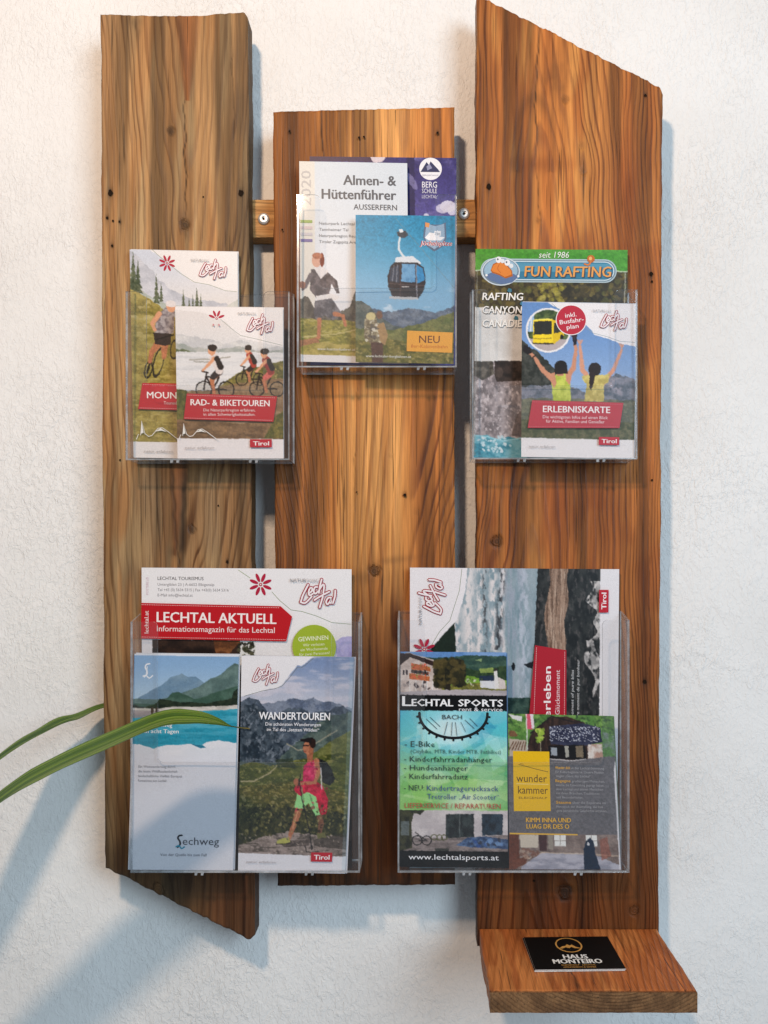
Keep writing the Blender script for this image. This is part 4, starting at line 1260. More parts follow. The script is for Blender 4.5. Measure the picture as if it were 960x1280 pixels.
r.line([(494, 272), (569, 360)], 0.45, (120, 140, 150))
# cabin
r.line([(501, 292), (499, 304), (499, 312), (504, 320), (508, 324)], 2.4, (210, 214, 218))
r.poly([(496, 290), (506, 288), (511, 294), (505, 298), (497, 295)], (70, 76, 84)); r.poly([(499, 287), (503, 286), (504, 290), (500, 291)], (226, 230, 234))
r.poly([(495, 322), (516, 320), (527, 329), (522, 331), (494, 328)], (206, 210, 216))
r.poly([(493, 328), (522, 328), (530, 334), (533, 350), (530, 364), (524, 373), (492, 373), (486, 360), (485, 346), (488, 334)], (58, 56, 62))
r.poly([(503, 330), (519, 330), (520, 353), (502, 353)], tex((66, 116, 160), (112, 156, 190), 8, 14, 71)); r.poly([(521, 331), (529, 335), (532, 350), (522, 355)], (62, 132, 178))
r.poly([(489, 336), (500, 331), (500, 354), (487, 352)], (64, 74, 90)); r.line([(493, 332), (491, 352)], .8, (150, 150, 158)); r.line([(497, 331), (496, 353)], .8, (150, 150, 158))
r.line([(501.5, 329), (501, 372)], 1.0, (90, 74, 76)); r.line([(520.5, 330), (522, 372)], 1.0, (150, 150, 160)); r.line([(486, 355), (531, 357)], .7, (110, 96, 96))
r.poly([(487, 371), (523, 372), (524, 375), (488, 374.5)], (176, 178, 182)); r.line([(503, 359), (512, 359)], 1, (200, 196, 196))
# hiker with rucksack
r.poly([(456, 402), (462, 392), (470, 392), (472, 404), (480, 408), (484, 424), (478, 430), (478, 454), (466, 454), (464, 432), (456, 424)], tex((150, 140, 116), (108, 98, 80), 4, 4, 73, c3=(196, 190, 170)))
r.ell(464, 397, 6, 5, (196, 184, 140)); r.ell(475, 395, 4, 5, (120, 92, 78)); r.poly([(464, 430), (480, 430), (480, 455), (466, 455)], (92, 70, 62))
r.poly([(472, 408), (480, 404), (486, 420), (482, 434), (476, 428)], (164, 136, 100)); r.dabs((458, 405, 474, 428), 14, 2, [(210, 206, 196), (96, 90, 84)], 75)
pg.part('badge')
pg.poly([(531, 276), (535, 280), (551, 280), (557, 277), (558, 298), (553, 308), (543, 314), (534, 308), (529, 296)], (92, 110, 136))
pg.poly([(533, 279), (544, 282), (555, 279), (556, 297), (551, 306), (543, 311), (535, 306), (531, 296)], (150, 176, 200))
pg.poly([(531.5, 277.5), (537, 278.5), (536, 284), (531.5, 283)], (222, 150, 90)); pg.poly([(531, 297), (537, 290), (542, 291), (547, 287), (549, 295), (556, 296), (551, 300), (536, 300)], (240, 240, 244))
pg.poly([(543, 288), (551, 288), (551, 294), (543, 294)], (226, 230, 236)); pg.text('3 km', 544, 293, 3, (60, 80, 110), w=6)
pg.text('Jöchelspitze', 525, 306.4, 5.8, (246, 240, 240), w=39, bold=0.10, shear=.2); pg.text('Jöchelspitze', 525, 306.4, 5.8, (186, 46, 56), w=39, bold=0.02, shear=.2)
pg.part('price_box'); pg.poly([(510, 414), (567.5, 415.5), (567, 441), (509.5, 440)], (232, 166, 66))
pg.text('NEU', 525, 429, 9, (110, 66, 40), w=26, bold=0.015); pg.text('8er-Kabinenbahn', 515, 435.5, 4.2, (196, 112, 40), w=46)
pg.part('cover_lettering'); pg.text('www.lechtaler-bergbahnen.at', 458, 448.5, 3.2, (226, 226, 216), w=57, bold=.01)
pg.build()

# ================= upper right holder
pg = Page('rafting_brochure', 'large rafting brochure with green top and orange title, rear in the upper right holder', 'brochure', (594, 311, 785, 573),
          [(594.5, 311), (784.5, 312.5), (783, 573), (592, 572)], 0.064, 0.003, 0.0018)
r = pg.r
r.a[:] = tex((84, 76, 54), (58, 54, 42), 9, 9, 81)(r.X, r.Y)
r.dabs((594, 338, 785, 385), 260, 3.2, [(112, 98, 52), (74, 66, 44), (96, 98, 56), (52, 48, 38), (128, 116, 66)], 81, .6)
r.dabs((672, 340, 706, 378), 70, 3, [(156, 146, 62), (128, 122, 54), (170, 160, 90)], 82, .6)
r.below([(594, 384), (620, 387), (652, 394), (785, 394)], tex((196, 194, 192), (222, 220, 218), 30, 20, 83), 2, 83)
r.below([(594, 452), (785, 452)], tex((168, 158, 160), (120, 112, 114), 5, 7, 85, c3=(198, 188, 190)), .5, 85)
r.poly([(619, 451), (655, 451), (655, 476), (622, 478), (619, 468)], tex((44, 38, 36), (70, 60, 56), 7, 7, 87)); r.ell(625, 466, 5, 6, (88, 76, 70), .8)
r.poly([(594, 452), (617, 452), (619, 468), (604, 476), (594, 470)], tex((112, 106, 98), (70, 66, 60), 6, 6, 88))
r.poly([(641, 545), (647, 520), (655, 512), (655, 548)], (90, 74, 66), .7)
r.below([(594, 546), (610, 544), (622, 550), (640, 546), (655, 552)], tex((62, 138, 158), (120, 176, 190), 12, 6, 89), 1, 89)
r.dabs((600, 546, 640, 566), 40, 1.6, [(224, 232, 236), (190, 214, 222)], 90, .8); r.line([(594, 545), (612, 547), (630, 552), (655, 548)], 1.6, (150, 200, 212))
r.poly([(593, 310), (786, 311), (786, 338), (593, 338)], tex((76, 142, 52), (92, 156, 66), 30, 10, 91))
r.line([(593, 338), (786, 338)], 1.2, (206, 220, 200)); r.line([(782.5, 340), (781, 400)], .8, (196, 196, 190)); r.line([(596.5, 338), (595, 570)], .8, (150, 150, 146))
pg.part('title_plate')
def pill(x0, y0, x1, y1, c):
    rr_ = (y1 - y0) / 2; a1 = np.linspace(-90, 90, 14); a2 = np.linspace(90, 270, 14)
    pts = [(x1 - rr_ + rr_ * math.cos(math.radians(a)), (y0 + y1) / 2 + rr_ * math.sin(math.radians(a))) for a in a1] + [(x0 + rr_ + rr_ * math.cos(math.radians(a)), (y0 + y1) / 2 + rr_ * math.sin(math.radians(a))) for a in a2]
    pg.poly(pts, c)
pill(600.5, 323, 771.5, 352.5, (176, 196, 206)); pill(602, 324.6, 770, 351, (110, 132, 146)); pill(603.5, 325.8, 768.5, 349.8, (206, 224, 232)); pill(604.8, 327, 767.2, 348.6, (52, 122, 154)); pill(640, 328.4, 765, 339, (84, 150, 178))
pg.ell(626, 339, 24, 18, (206, 218, 226)); pg.ell(626, 339, 22.6, 16.6, (110, 130, 150)); pg.ell(626, 338, 21, 15, (150, 184, 206))
pg.part('raft_emblem'); pg.poly([(606, 344), (616, 340), (630, 346), (642, 342), (648, 346), (640, 353), (626, 355), (612, 350)], (92, 116, 158))
pg.poly([(613, 338), (616, 330), (624, 326), (632, 329), (640, 338), (641, 345), (632, 348), (624, 344), (615, 341)], (176, 96, 34)); pg.poly([(614, 337.5), (617, 331), (624, 327.5), (631, 330), (639, 338.5), (639.5, 343), (631, 346), (624, 342), (616, 339.5)], (226, 132, 52))
pg.stroke([(624, 330), (622, 336), (626, 341)], .8, (190, 100, 40))
for ex_, ey_ in ((623, 324.5), (634, 328)): pg.ell(ex_, ey_, 3.6, 4, (238, 238, 240)); pg.ell(ex_ - 1, ey_ - .6, 1.1, 1.3, (90, 100, 110))
for ex_, ey_ in ((628, 326), (639, 332)): pg.ell(ex_, ey_, 2.6, 2.8, (226, 230, 234))
pg.ell(608, 344, 1.5, 1.5, (236, 238, 240)); pg.ell(648, 345, 1.5, 1.5, (236, 238, 240))
pg.part('title'); pg.text('FUN RAFTING', 656.2, 346, 13.2, (66, 72, 84), w=108, bold=0.06, shear=.08); pg.text('FUN RAFTING', 655.4, 345, 12.8, (234, 164, 84), w=108, bold=0.03, shear=.08)
pg.ell(739, 322.5, 4.8, 4.8, (196, 106, 30)); pg.ell(738.4, 322, 2.0, 2.4, (240, 180, 110)); pg.stroke([(739, 326), (736, 330), (731, 329)], 2, (218, 126, 50))
pg.part('cover_lettering')
pg.text('seit 1986', 673.5, 321.5, 7.6, (238, 242, 232), w=37.5, shear=.16)
for i, t_ in enumerate(('RAFTING', 'CANYON', 'CANADIE')):
    w_ = (50.5, 49, 49)[i]
    pg.text(t_, 603.4, 375 + i * 16.8 + .7, 9.2, (60, 56, 50) if i < 2 else (176, 176, 176), w=w_, bold=0.035, shear=.1); pg.text(t_, 602.8, 375 + i * 16.8, 9, (246, 244, 240), w=w_, bold=0.035, shear=.1)
for x_, y_ in ((637, 362.5), (653, 379), (645.5, 397)): pg.poly([(x_ - 3, y_ + 1), (x_ - 1, y_ - 2.5), (x_ + 2.5, y_ - 1.5), (x_ + 3, y_ + 2), (x_, y_ + 3)], (60, 120, 142))
pg.build()

pg = Page('experience_card_leaflet', 'leaflet with a round yellow bus picture and two women raising their arms', 'leaflet', (653, 378, 796, 573),
          [(652.5, 377.5), (796, 380), (792.5, 573), (651.5, 571)], 0.087, 0.003, 0.0016)
r = pg.r
r.grad(380, (104, 140, 190), 500, (146, 172, 208))
r.below([(653, 424), (662, 434), (672, 440), (686, 452), (700, 470), (712, 500), (796, 520)], tex((52, 56, 52), (80, 82, 78), 7, 7, 101), 2.5, 101)
r.below([(653, 484), (700, 482), (715, 484), (730, 490), (740, 494), (760, 472), (772, 466), (784, 470), (796, 474)], tex((96, 104, 116), (132, 134, 146), 9, 7, 103), 2.5, 103)
r.put(np.exp(-((r.X - 774) / 13) ** 2 - ((r.Y - 482) / 15) ** 2) * sstep(.4, .7, fbm(r.X, r.Y, 7, 6, 105, 3)), (186, 176, 186), .8)
r.below([(653, 500), (690, 498), (796, 500)], tex((96, 100, 88), (122, 122, 104), 7, 5, 107), 1.5, 107)
r.below([(653, 526), (796, 528)], tex((82, 88, 62), (112, 110, 84), 5, 5, 109), 1.5, 109)
def woman(cx, top, hair, hairlong, arms, k=1.0):
    for a in arms: r.line(a, 5, SKIN)
    r.poly([(cx - 11, top), (cx + 11, top - 1), (cx + 10, top + 16), (cx + 12, top + 35), (cx - 11, top + 35), (cx - 9, top + 16)], hairlong)
r.line([(694, 476, 8), (680, 464, 6), (668, 446, 4), (658, 438, 4)], 6, (196, 142, 116)); r.line([(709, 474, 8), (718, 460, 6), (721, 436, 4), (719, 428, 4)], 6, (196, 142, 116))
r.line([(741, 478, 7), (729, 462, 6), (727, 440, 4), (726, 433, 4)], 5, (206, 152, 128)); r.line([(755, 478, 7), (768, 462, 5), (775, 444, 4), (778, 436, 3)], 5, (206, 152, 128))
r.poly([(656, 432), (662, 434), (666, 442), (660, 444), (654, 440)], (40, 36, 40)); r.poly([(715, 418), (722, 418), (722, 430), (718, 432)], (44, 38, 48)); r.line([(667, 448), (670, 445)], 1.6, (40, 36, 36))
for fx_ in (713, 717, 721): r.line([(718.5, 424), (fx_, 417)], 1, (70, 58, 62))
for bx_, by_ in ((726, 431), (778, 434)):
    for q in (-3, -1, 1, 3): r.line([(bx_, by_), (bx_ + q, by_ - 6)], 1.3, (206, 152, 128))
r.poly([(690, 476), (697, 468), (708, 467), (714, 476), (715, 502), (693, 502)], tex((196, 204, 100), (166, 178, 74), 5, 8, 111)); r.poly([(686, 470), (694, 466), (697, 480), (694, 486)], (196, 142, 116)); r.poly([(708, 466), (716, 472), (713, 482), (709, 476)], (196, 142, 116))
r.poly([(698, 464), (705, 464), (706, 470), (697, 470)], (190, 136, 110)); r.ell(702, 459, 8.2, 8.4, (40, 34, 34)); r.poly([(694, 459), (710, 459), (711, 468), (694, 468)], (44, 36, 36))
r.poly([(728, 470), (740, 468), (756, 468), (764, 466), (762, 478), (757, 480), (757, 502), (732, 502), (735, 480), (730, 476)], tex((206, 192, 122), (176, 162, 96), 5, 7, 113))
r.ell(744.5, 461, 8, 8.4, (50, 38, 34)); r.poly([(738, 462), (746, 464), (744, 478), (741, 488), (738, 484), (738, 474)], (54, 40, 36))
# bus circle
r.ell(686, 413, 28, 28, (238, 236, 238)); sl = r.box(658, 385, 714, 441)
mc = (np.hypot(r.X[sl] - 686, r.Y[sl] - 413) < 26).astype(float)
r.put(mc, tex((60, 78, 52), (96, 112, 70), 6, 5, 115), 1, sl); r.put(mc * (r.Y[sl] > 424), (176, 166, 168), 1, sl)
r.put(mc * (r.X[sl] < 668) * (r.Y[sl] < 415), (150, 176, 206), 1, sl)
r.poly([(667, 400), (691, 399), (692, 430), (667, 431)], (232, 206, 50)); r.poly([(691, 399), (704, 403), (706, 420), (692, 431)], (214, 184, 40)); r.poly([(668, 402), (690, 401), (690, 418), (668, 419)], (52, 54, 50)); r.poly([(693, 403), (703, 406), (704, 414), (693, 417)], (60, 62, 56))
r.line([(669, 400), (690, 399)], 1.2, (250, 232, 120)); r.line([(668, 424), (690, 423)], .8, (120, 104, 40)); r.line([(667, 430), (692, 430)], 1.6, (50, 44, 36)); r.ell(703, 421, 2.2, 3, (40, 38, 38)); r.line([(665, 396), (664, 414)], 1.2, (232, 232, 236))
r.poly([(652, 549), (797, 550), (797, 574), (652, 574)], (236, 232, 234))
r.poly([(683, 377), (698, 385), (722, 392), (727, 400), (740, 412), (744, 418), (760, 422), (776, 428), (797, 432), (797, 377)], (236, 233, 236))
pg.stroke([(690, 379), (702, 389), (726, 404), (742, 415.5), (760, 420), (776, 425.5), (795, 426.5)], 0.55, (140, 160, 170), sm=False)
pg.part('badge'); pg.ell(714.5, 399.5, 19.3, 19.3, (242, 236, 238), n=36); pg.ell(714.5, 399.5, 18.3, 18.3, (188, 36, 58), n=36)
for i, (t_, w_) in enumerate((('inkl.', 14), ('Busfahr-', 30), ('plan', 15))): pg.text(t_, 714.2 + i * 1.2, 395.8 + i * 7.3, 5.4, (246, 236, 238), w=w_, bold=.02, align='c', rot=-9)
lech_logo(pg, 767, 399, 37, 26)
pg.text('NATUR', 741.5, 388.5, 2.8, (150, 150, 156)); pg.text('PARK', 755, 388.5, 2.8, (196, 196, 200))
pg.part('banner'); pg.poly([(666.5, 501.5), (781.5, 503), (777, 535), (661, 536.5)], (190, 58, 72)); dotted(pg, 667, 503.5, 780, 505, col=(220, 130, 140)); dotted(pg, 663, 534.6, 776, 533.4, col=(220, 130, 140))
pg.text('ERLEBNISKARTE', 680, 516.2, 8, (248, 242, 244), w=84.5, bold=0.035); pg.text('Die wichtigsten Infos auf einen Blick', 680, 524, 3.8, (244, 222, 226), w=82); pg.text('für Aktive, Familien und Genießer', 684, 529.4, 3.8, (244, 222, 226), w=74)
region_sign(pg, 751, 546.5, 777, 556.5, fade=6); pg.text('natur erfahren', 663, 561, 2.9, (160, 156, 158), w=33)
pg.build()
copy_behind(pg, 0.9, -0.7, 0.0024, 'leaflet tucked directly behind the one with the yellow bus, showing its edge')
# ================= lower left holder
pg = Page('tourist_magazine', 'white tourist magazine with red banner and green circle, rear in the lower left holder', 'magazine', (177, 710, 440, 1085),
          [(177, 709.5), (439.5, 711.5), (440, 1085), (178, 1085)], 0.063, 0.002, 0.0022)
r = pg.r
r.below([(190, 799), (440, 801)], tex((44, 36, 34), (70, 54, 46), 20, 12, 121), 0, 121)
r.poly([(267, 800), (304, 800), (296, 806), (282, 822), (270, 822)], tex((96, 64, 44), (130, 88, 58), 12, 4, 122))
r.poly([(300, 800), (440, 800), (440, 840), (300, 840)], (222, 222, 220)); r.dabs((298, 803, 318, 822), 60, 2, [(62, 64, 50), (90, 88, 70), (46, 44, 38)], 123, .8)
r.poly([(177, 799), (190, 799), (190, 1085), (177, 1085)], (216, 214, 218))
r.poly([(419, 801), (428, 795), (440, 794), (440, 840), (420, 840)], tex((150, 146, 196), (176, 172, 210), 8, 12, 125))
r.poly([(320, 798), (419, 798), (421, 825), (320, 825)], (228, 226, 228))
pg.text('LECHTAL TOURISMUS', 197, 725.2, 4.1, (70, 66, 68), w=57.5, bold=.015)
for i, (t_, w_) in enumerate((('Untergiblen 23 | A-6652 Elbigenalp', 71), ('Tel +43 (0) 5634 5315 | Fax +43(0) 5634 5316', 89), ('E-Mail info@lechtal.at', 44))): pg.text(t_, 197, 732.4 + i * 6.7, 3.4, (130, 126, 130), w=w_)
pg.text('POSTERLUS', 185.5, 744, 3, (206, 172, 182), w=22, rot=-90)
pg.stroke([(298, 712), (313, 722)], 0.6, (150, 170, 120), sm=False); pg.stroke([(340, 739), (350, 750), (364, 761.5), (378, 763.5), (396, 769), (415, 777), (425, 778), (439, 779)], 0.6, (140, 156, 120), sm=False)
flower(pg, 326, 730, 14.5); lech_logo(pg, 397, 740, 50, 38)
pg.text('NATUR', 363, 726.5, 4.3, (160, 156, 158), w=20, bold=.01); pg.text('PARK', 384, 726.5, 4.3, (204, 200, 202), w=15)
pg.part('banner'); pg.poly([(176.5, 754), (351, 757), (365.5, 770), (358, 801), (176, 798.5)], (188, 24, 34)); dotted(pg, 177, 756.2, 350, 759, wd=.7); dotted(pg, 177, 796.6, 358, 799, wd=.7)
pg.text('LECHTAL AKTUELL', 195.5, 777.6, 12.4, (248, 238, 236), w=149.5, bold=0.035, rot=.6); pg.text('Informationsmagazin für das Lechtal', 196, 789.3, 6.9, (244, 226, 224), w=147.5, bold=.008, rot=.5)
pg.text('lechtal.at', 185.5, 792, 5.2, (246, 226, 224), w=28, rot=-90, bold=.015)
pg.part('badge'); pg.ell(393, 807.5, 27.5, 27.5, (158, 180, 50), n=40)
pg.text('GEWINNEN', 392, 799.8, 5.4, (240, 244, 216), w=37.5, align='c', rot=-4, bold=.01)
for i, (t_, w_) in enumerate((('Wir verlosen', 27), ('ein Wochenende', 34), ('für zwei Personen!', 38))): pg.text(t_, 392.5 + i * .4, 806.6 + i * 5.7, 3.6, (236, 240, 206), w=w_, align='c', rot=-4)
pg.build()

pg = Page('river_trail_leaflet', 'leaflet with a turquoise river below misty mountains, front left in the lower left holder', 'leaflet', (164, 817, 298, 1088),
          [(168, 817), (298.5, 818.5), (291.5, 1088), (160, 1087)], 0.087, 0.004, 0.0022, base=(222, 222, 230))
r = pg.r
r.grad(817, (132, 166, 202), 890, (176, 198, 214))
r.below([(164, 878), (175, 870), (200, 856), (212, 846), (221, 843), (226, 841), (233, 846), (238, 845), (243, 845), (250, 850), (256, 854), (298, 872)], tex((108, 136, 160), (126, 150, 168), 20, 14, 131), 1.2, 131)
r.below([(200, 874), (220, 868), (236, 862), (250, 856), (262, 848), (276, 842), (286, 832), (292, 828), (298, 829)], tex((84, 106, 104), (106, 128, 124), 16, 12, 133), 1.2, 133)
r.below([(198, 880), (206, 874), (214, 865), (222, 864), (230, 868), (244, 874), (256, 870), (275, 862), (298, 856)], tex((62, 88, 76), (78, 104, 92), 9, 7, 135), 1.2, 135)
r.below([(164, 881), (180, 884), (192, 880), (198, 874), (225, 877), (260, 878), (290, 872), (293, 862), (298, 860)], tex((34, 44, 36), (50, 60, 46), 4, 3, 137), 1.2, 137, rs=3)
r.below([(164, 885), (195, 886), (215, 883), (250, 883), (285, 881), (298, 880)], tex((206, 200, 194), (178, 172, 166), 14, 2.5, 139), .5, 139)
r.below([(164, 895), (200, 893), (222, 888), (260, 888), (298, 885)], tex((84, 168, 190), (44, 142, 166), 30, 4, 141), .8, 141)
r.put(sstep(892, 886, r.Y) * 0 + ((r.Y > 888) & (r.X < 225) & (r.Y < 897 + (225 - r.X) * .01)).astype(float) * .9, tex((150, 140, 144), (168, 158, 158), 12, 2, 143))
r.put(sstep(905, 926, r.Y) * (r.Y < 930), (36, 134, 160), .5)
for x_ in (189, 195): r.poly([(x_ - 2, 885), (x_ + 1.5, 884), (x_ + 2, 888), (x_ + 1, 894), (x_ - 1, 894), (x_ - 2, 889)], (74, 58, 50))
r.below([(164, 930), (175, 931), (192, 936), (205, 932), (240, 930), (252, 932), (260, 927), (275, 925), (298, 928)], tex((226, 226, 232), (218, 220, 228), 20, 10, 145), .8, 145)
r.poly([(240, 930), (255, 931), (259, 934), (252, 935)], (48, 120, 146)); r.put(sstep(936, 950, r.Y), (218, 219, 228), .9)
r.poly([(164, 816), (299, 816), (299, 819.5), (164, 819)], (216, 220, 228))
pg.part('blackletter_emblem')
pg.stroke([(184, 829.5), (180, 830.5), (178.5, 834), (180.5, 838), (181, 842), (177.5, 846)], 1.9, (232, 236, 242)); pg.stroke([(176, 845), (180, 844.5), (184, 847.5), (188, 844.5)], 1.6, (232, 236, 242)); pg.stroke([(181, 833), (180, 842)], 1.2, (232, 236, 242))
pg.part('cover_lettering')
pg.text('Der Lechweg', 175, 908.5, 5, (240, 244, 246), w=40, bold=.02); pg.text('in acht Tagen', 180, 916.4, 4.8, (240, 244, 246), w=43.5, bold=.02)
for i, (t_, w_) in enumerate((('Ein Weitwanderweg durch', 47), ('die letzte Wildflusslandschaft', 50), ('landschaftliche Vielfalt Europas', 56), ('Formarinsee zum Lechfall', 36))): pg.text(t_, 173.5, 960 + i * 5.9, 3, (130, 130, 138), w=w_)
pg.text('echweg', 232.6, 1056.4, 9.4, (76, 78, 88), w=46.5, bold=-.004); pg.text('Von der Quelle bis zum Fall', 204.5, 1070.6, 3.4, (110, 112, 122), w=59)
pg.part('blackletter_logo')
pg.stroke([(231.5, 1044.5), (228, 1045), (226.5, 1048), (229, 1052), (229.5, 1056), (226.5, 1059.5)], 2.2, (30, 34, 44)); pg.stroke([(224.5, 1058.8), (228, 1057.6), (231.5, 1061), (235, 1059)], 1.8, (52, 150, 176))
pg.part('cover_lettering')
pg.build(photo=0.5)
copy_behind(pg, 2.2, -1.2, 0.0034, 'copy of the turquoise river leaflet directly behind it, with a white edge')

pg = Page('hiking_tour_leaflet', 'leaflet with a hiker in pink and green, front right in the lower left holder', 'leaflet', (300, 820, 442, 1092),
          [(302, 819.5), (442.5, 821.5), (431.5, 1092), (297.5, 1090)], 0.086, 0.004, 0.0020)
r = pg.r
r.grad(820, (120, 138, 172), 880, (178, 182, 196))
r.put(sstep(.45, .72, fbm(r.X, r.Y, 40, 8, 151, 4)), (198, 194, 204), .7)
r.below([(300, 892), (330, 880), (352, 877), (370, 872), (380, 874), (392, 871), (402, 877), (415, 876), (430, 880), (442, 884)], tex((94, 104, 124), (126, 134, 150), 10, 9, 153), 3, 153)
r.below([(300, 876), (310, 872), (322, 875), (332, 888), (345, 896), (360, 886), (376, 884), (392, 892), (410, 888), (430, 880), (442, 888)], tex((66, 76, 90), (92, 102, 114), 7, 8, 155), 3, 155)
r.below([(300, 884), (316, 880), (330, 890), (346, 914), (360, 930), (372, 946), (380, 952), (442, 930)], tex((46, 56, 66), (78, 88, 98), 6, 8, 157, c3=(104, 112, 122)), 3, 157)
r.put(((fbm(r.X + r.Y * .7, r.Y - r.X * .3, 3.0, 12, 159, 3) > .62) & (r.Y > 890) & (r.Y < 950) & (r.Y < 890 + (r.X - 296) * 1.4)).astype(float), (150, 156, 166), .5)
r.below([(346, 954), (362, 938), (380, 922), (400, 902), (420, 892), (442, 890)], tex((70, 84, 84), (98, 110, 104), 9, 7, 161), 3, 161)
r.below([(370, 958), (392, 944), (410, 930), (428, 920), (442, 912)], tex((92, 98, 58), (118, 120, 74), 9, 6, 163), 1.5, 163)
r.below([(300, 958), (318, 954), (342, 958), (360, 953), (385, 948), (442, 938)], tex((96, 100, 54), (72, 80, 44), 12, 5, 165, c3=(124, 122, 74)), 1.5, 165)
r.line([(302, 978), (318, 978), (330, 972), (340, 966), (348, 958)], 1.6, (168, 158, 128)); r.line([(360, 930), (375, 938), (390, 934), (408, 922), (424, 912)], 1.4, (150, 146, 130)); r.poly([(345, 950), (368, 948), (372, 960), (350, 960)], (58, 66, 54), .7)
r.below([(300, 985), (330, 982), (360, 978), (400, 984), (442, 990)], tex((104, 98, 52), (76, 78, 40), 8, 4, 167, c3=(136, 126, 80)), 2, 167)
r.below([(300, 1012), (330, 1010), (360, 1008), (442, 1016)], tex((46, 50, 32), (72, 72, 44), 5, 6, 169, c3=(96, 92, 58)), 4, 169, rs=4)
r.dabs((304, 992, 350, 1008), 20, 3, [(150, 140, 104), (90, 86, 50)], 171, .6, .5)
r.below([(300, 1058), (318, 1052), (340, 1046), (365, 1040), (400, 1044), (442, 1046)], tex((158, 144, 138), (126, 114, 108), 12, 4, 173, c3=(92, 84, 78)), 2, 173)
r.poly([(398, 1050), (442, 1040), (442, 1062), (400, 1058)], (60, 54, 48), .6); r.poly([(352, 1052), (396, 1050), (392, 1058), (360, 1060)], (70, 60, 56), .6)
# hiker
r.poly([(400, 947), (412, 952), (420, 962), (424, 974), (418, 982), (408, 978)], tex((30, 32, 34), (52, 56, 56), 4, 4, 175))
r.line([(379, 1008, 9), (374, 1028, 7), (366, 1050, 4.5)], 6, (168, 112, 84)); r.line([(403, 1012, 9), (408, 1030, 7), (406, 1042, 5)], 6, (120, 84, 66))
r.poly([(351, 1051), (366, 1047), (368, 1053), (360, 1057), (350, 1055)], (170, 168, 96)); r.poly([(402, 1042), (413, 1041), (415, 1047), (404, 1049)], (110, 108, 70)); r.line([(350, 1056.5), (368, 1055)], 1.2, (50, 44, 40))
r.poly([(376, 990), (396, 988), (403, 998), (407, 1018), (400, 1020), (390, 1004), (383, 1012), (372, 1010)], (150, 206, 140))
r.poly([(374, 978), (396, 974), (408, 982), (416, 1000), (414, 1018), (406, 1018), (400, 996), (388, 990), (380, 996), (371, 988)], tex((204, 46, 78), (168, 30, 58), 6, 8, 177))
r.poly([(383, 958), (390, 950), (400, 950), (402, 964), (400, 976), (382, 978)], tex((206, 62, 106), (176, 40, 84), 5, 6, 179))
r.line([(399, 951, 7), (402, 966, 5), (398, 978, 4.5), (378, 980, 4)], 5, (176, 118, 90)); r.ell(374, 978, 4, 5, (160, 104, 80)); r.poly([(386, 940), (394, 940), (394, 952), (387, 952)], (160, 104, 80))
r.ell(388, 934, 6.8, 9, (176, 118, 92)); r.poly([(377, 924), (392, 921), (397, 926), (397, 934), (391, 934), (388, 928), (377, 927)], (40, 34, 36)); r.ell(392, 937, 3.6, 7, (128, 80, 60), .45); r.line([(381.5, 932), (388, 932)], 1.6, (44, 34, 34)); r.line([(382, 939), (385, 939.5)], .7, (120, 60, 54)); r.ell(394, 929, 3.4, 6, (52, 36, 32), .9)
r.line([(381, 984), (384, 1000)], 1.2, (112, 160, 104)); r.line([(392, 994), (398, 1010)], 1.4, (104, 150, 98)); r.line([(377, 1014), (371, 1036)], 1.6, (208, 156, 122), .7); r.line([(396, 956), (399, 972)], 1.2, (212, 158, 126), .7)
r.dabs((382, 952, 400, 976), 16, 1.6, [(150, 30, 66), (226, 92, 130)], 301, .6); r.dabs((374, 980, 414, 1014), 18, 1.8, [(140, 24, 50), (222, 70, 100)], 303, .5)
r.dabs((302, 1006, 440, 1040), 200, 1.5, [(124, 118, 72), (30, 34, 22), (150, 140, 96), (60, 66, 36)], 305, .7)
r.dabs((302, 1044, 440, 1066), 90, 1.5, [(186, 172, 160), (96, 86, 80), (140, 128, 120)], 307, .6, .6)
r.dabs((300, 958, 372, 1000), 70, 1.6, [(132, 132, 82), (62, 72, 40), (150, 144, 104)], 309, .5, .6)
r.line([(405, 960), (407, 986)], 1.4, (210, 206, 206))
r.line([(377, 975), (382, 1000), (392, 1036), (397, 1062)], 1.2, (34, 32, 34)); r.line([(379, 968), (376, 985)], 1.2, (34, 32, 34)); r.line([(388, 1058), (390, 1066)], 1.2, (30, 28, 28))
r.poly([(296, 1068), (443, 1071), (443, 1093), (296, 1093)], (230, 228, 234)); r.poly([(437.2, 820), (443, 820), (443, 1093), (437.2, 1093)], (150, 182, 196), .25)
r.poly([(299, 818), (393, 818), (380, 829), (376, 832), (371, 831), (363, 841), (352, 856), (346, 860), (336, 861), (322, 866), (299, 872)], (232, 230, 234))
pg.stroke([(391, 822), (380, 831.5), (375.5, 834.5), (371, 833.5), (362, 846), (352, 857.5), (343, 861), (327, 864), (304, 871)], 0.6, (110, 116, 112), sm=False)
lech_logo(pg, 330, 843, 36, 27)
pg.text('WANDERTOUREN', 323.5, 899.6, 9.2, (246, 246, 250), w=90.5, bold=0.035); pg.text('Die schönsten Wanderungen', 332, 907.4, 4.0, (240, 240, 246), w=71, bold=.015); pg.text('im Tal des „letzten Wilden“', 334, 914.2, 4.0, (240, 240, 246), w=67, bold=.015)
region_sign(pg, 396, 1066, 424, 1077.5); pg.text('natur erfahren', 311, 1080.5, 3, (166, 162, 168), w=39)
pg.build()
copy_behind(pg, 2.6, -0.4, 0.0028, 'copy of the pink hiker leaflet directly behind it, edge at right')

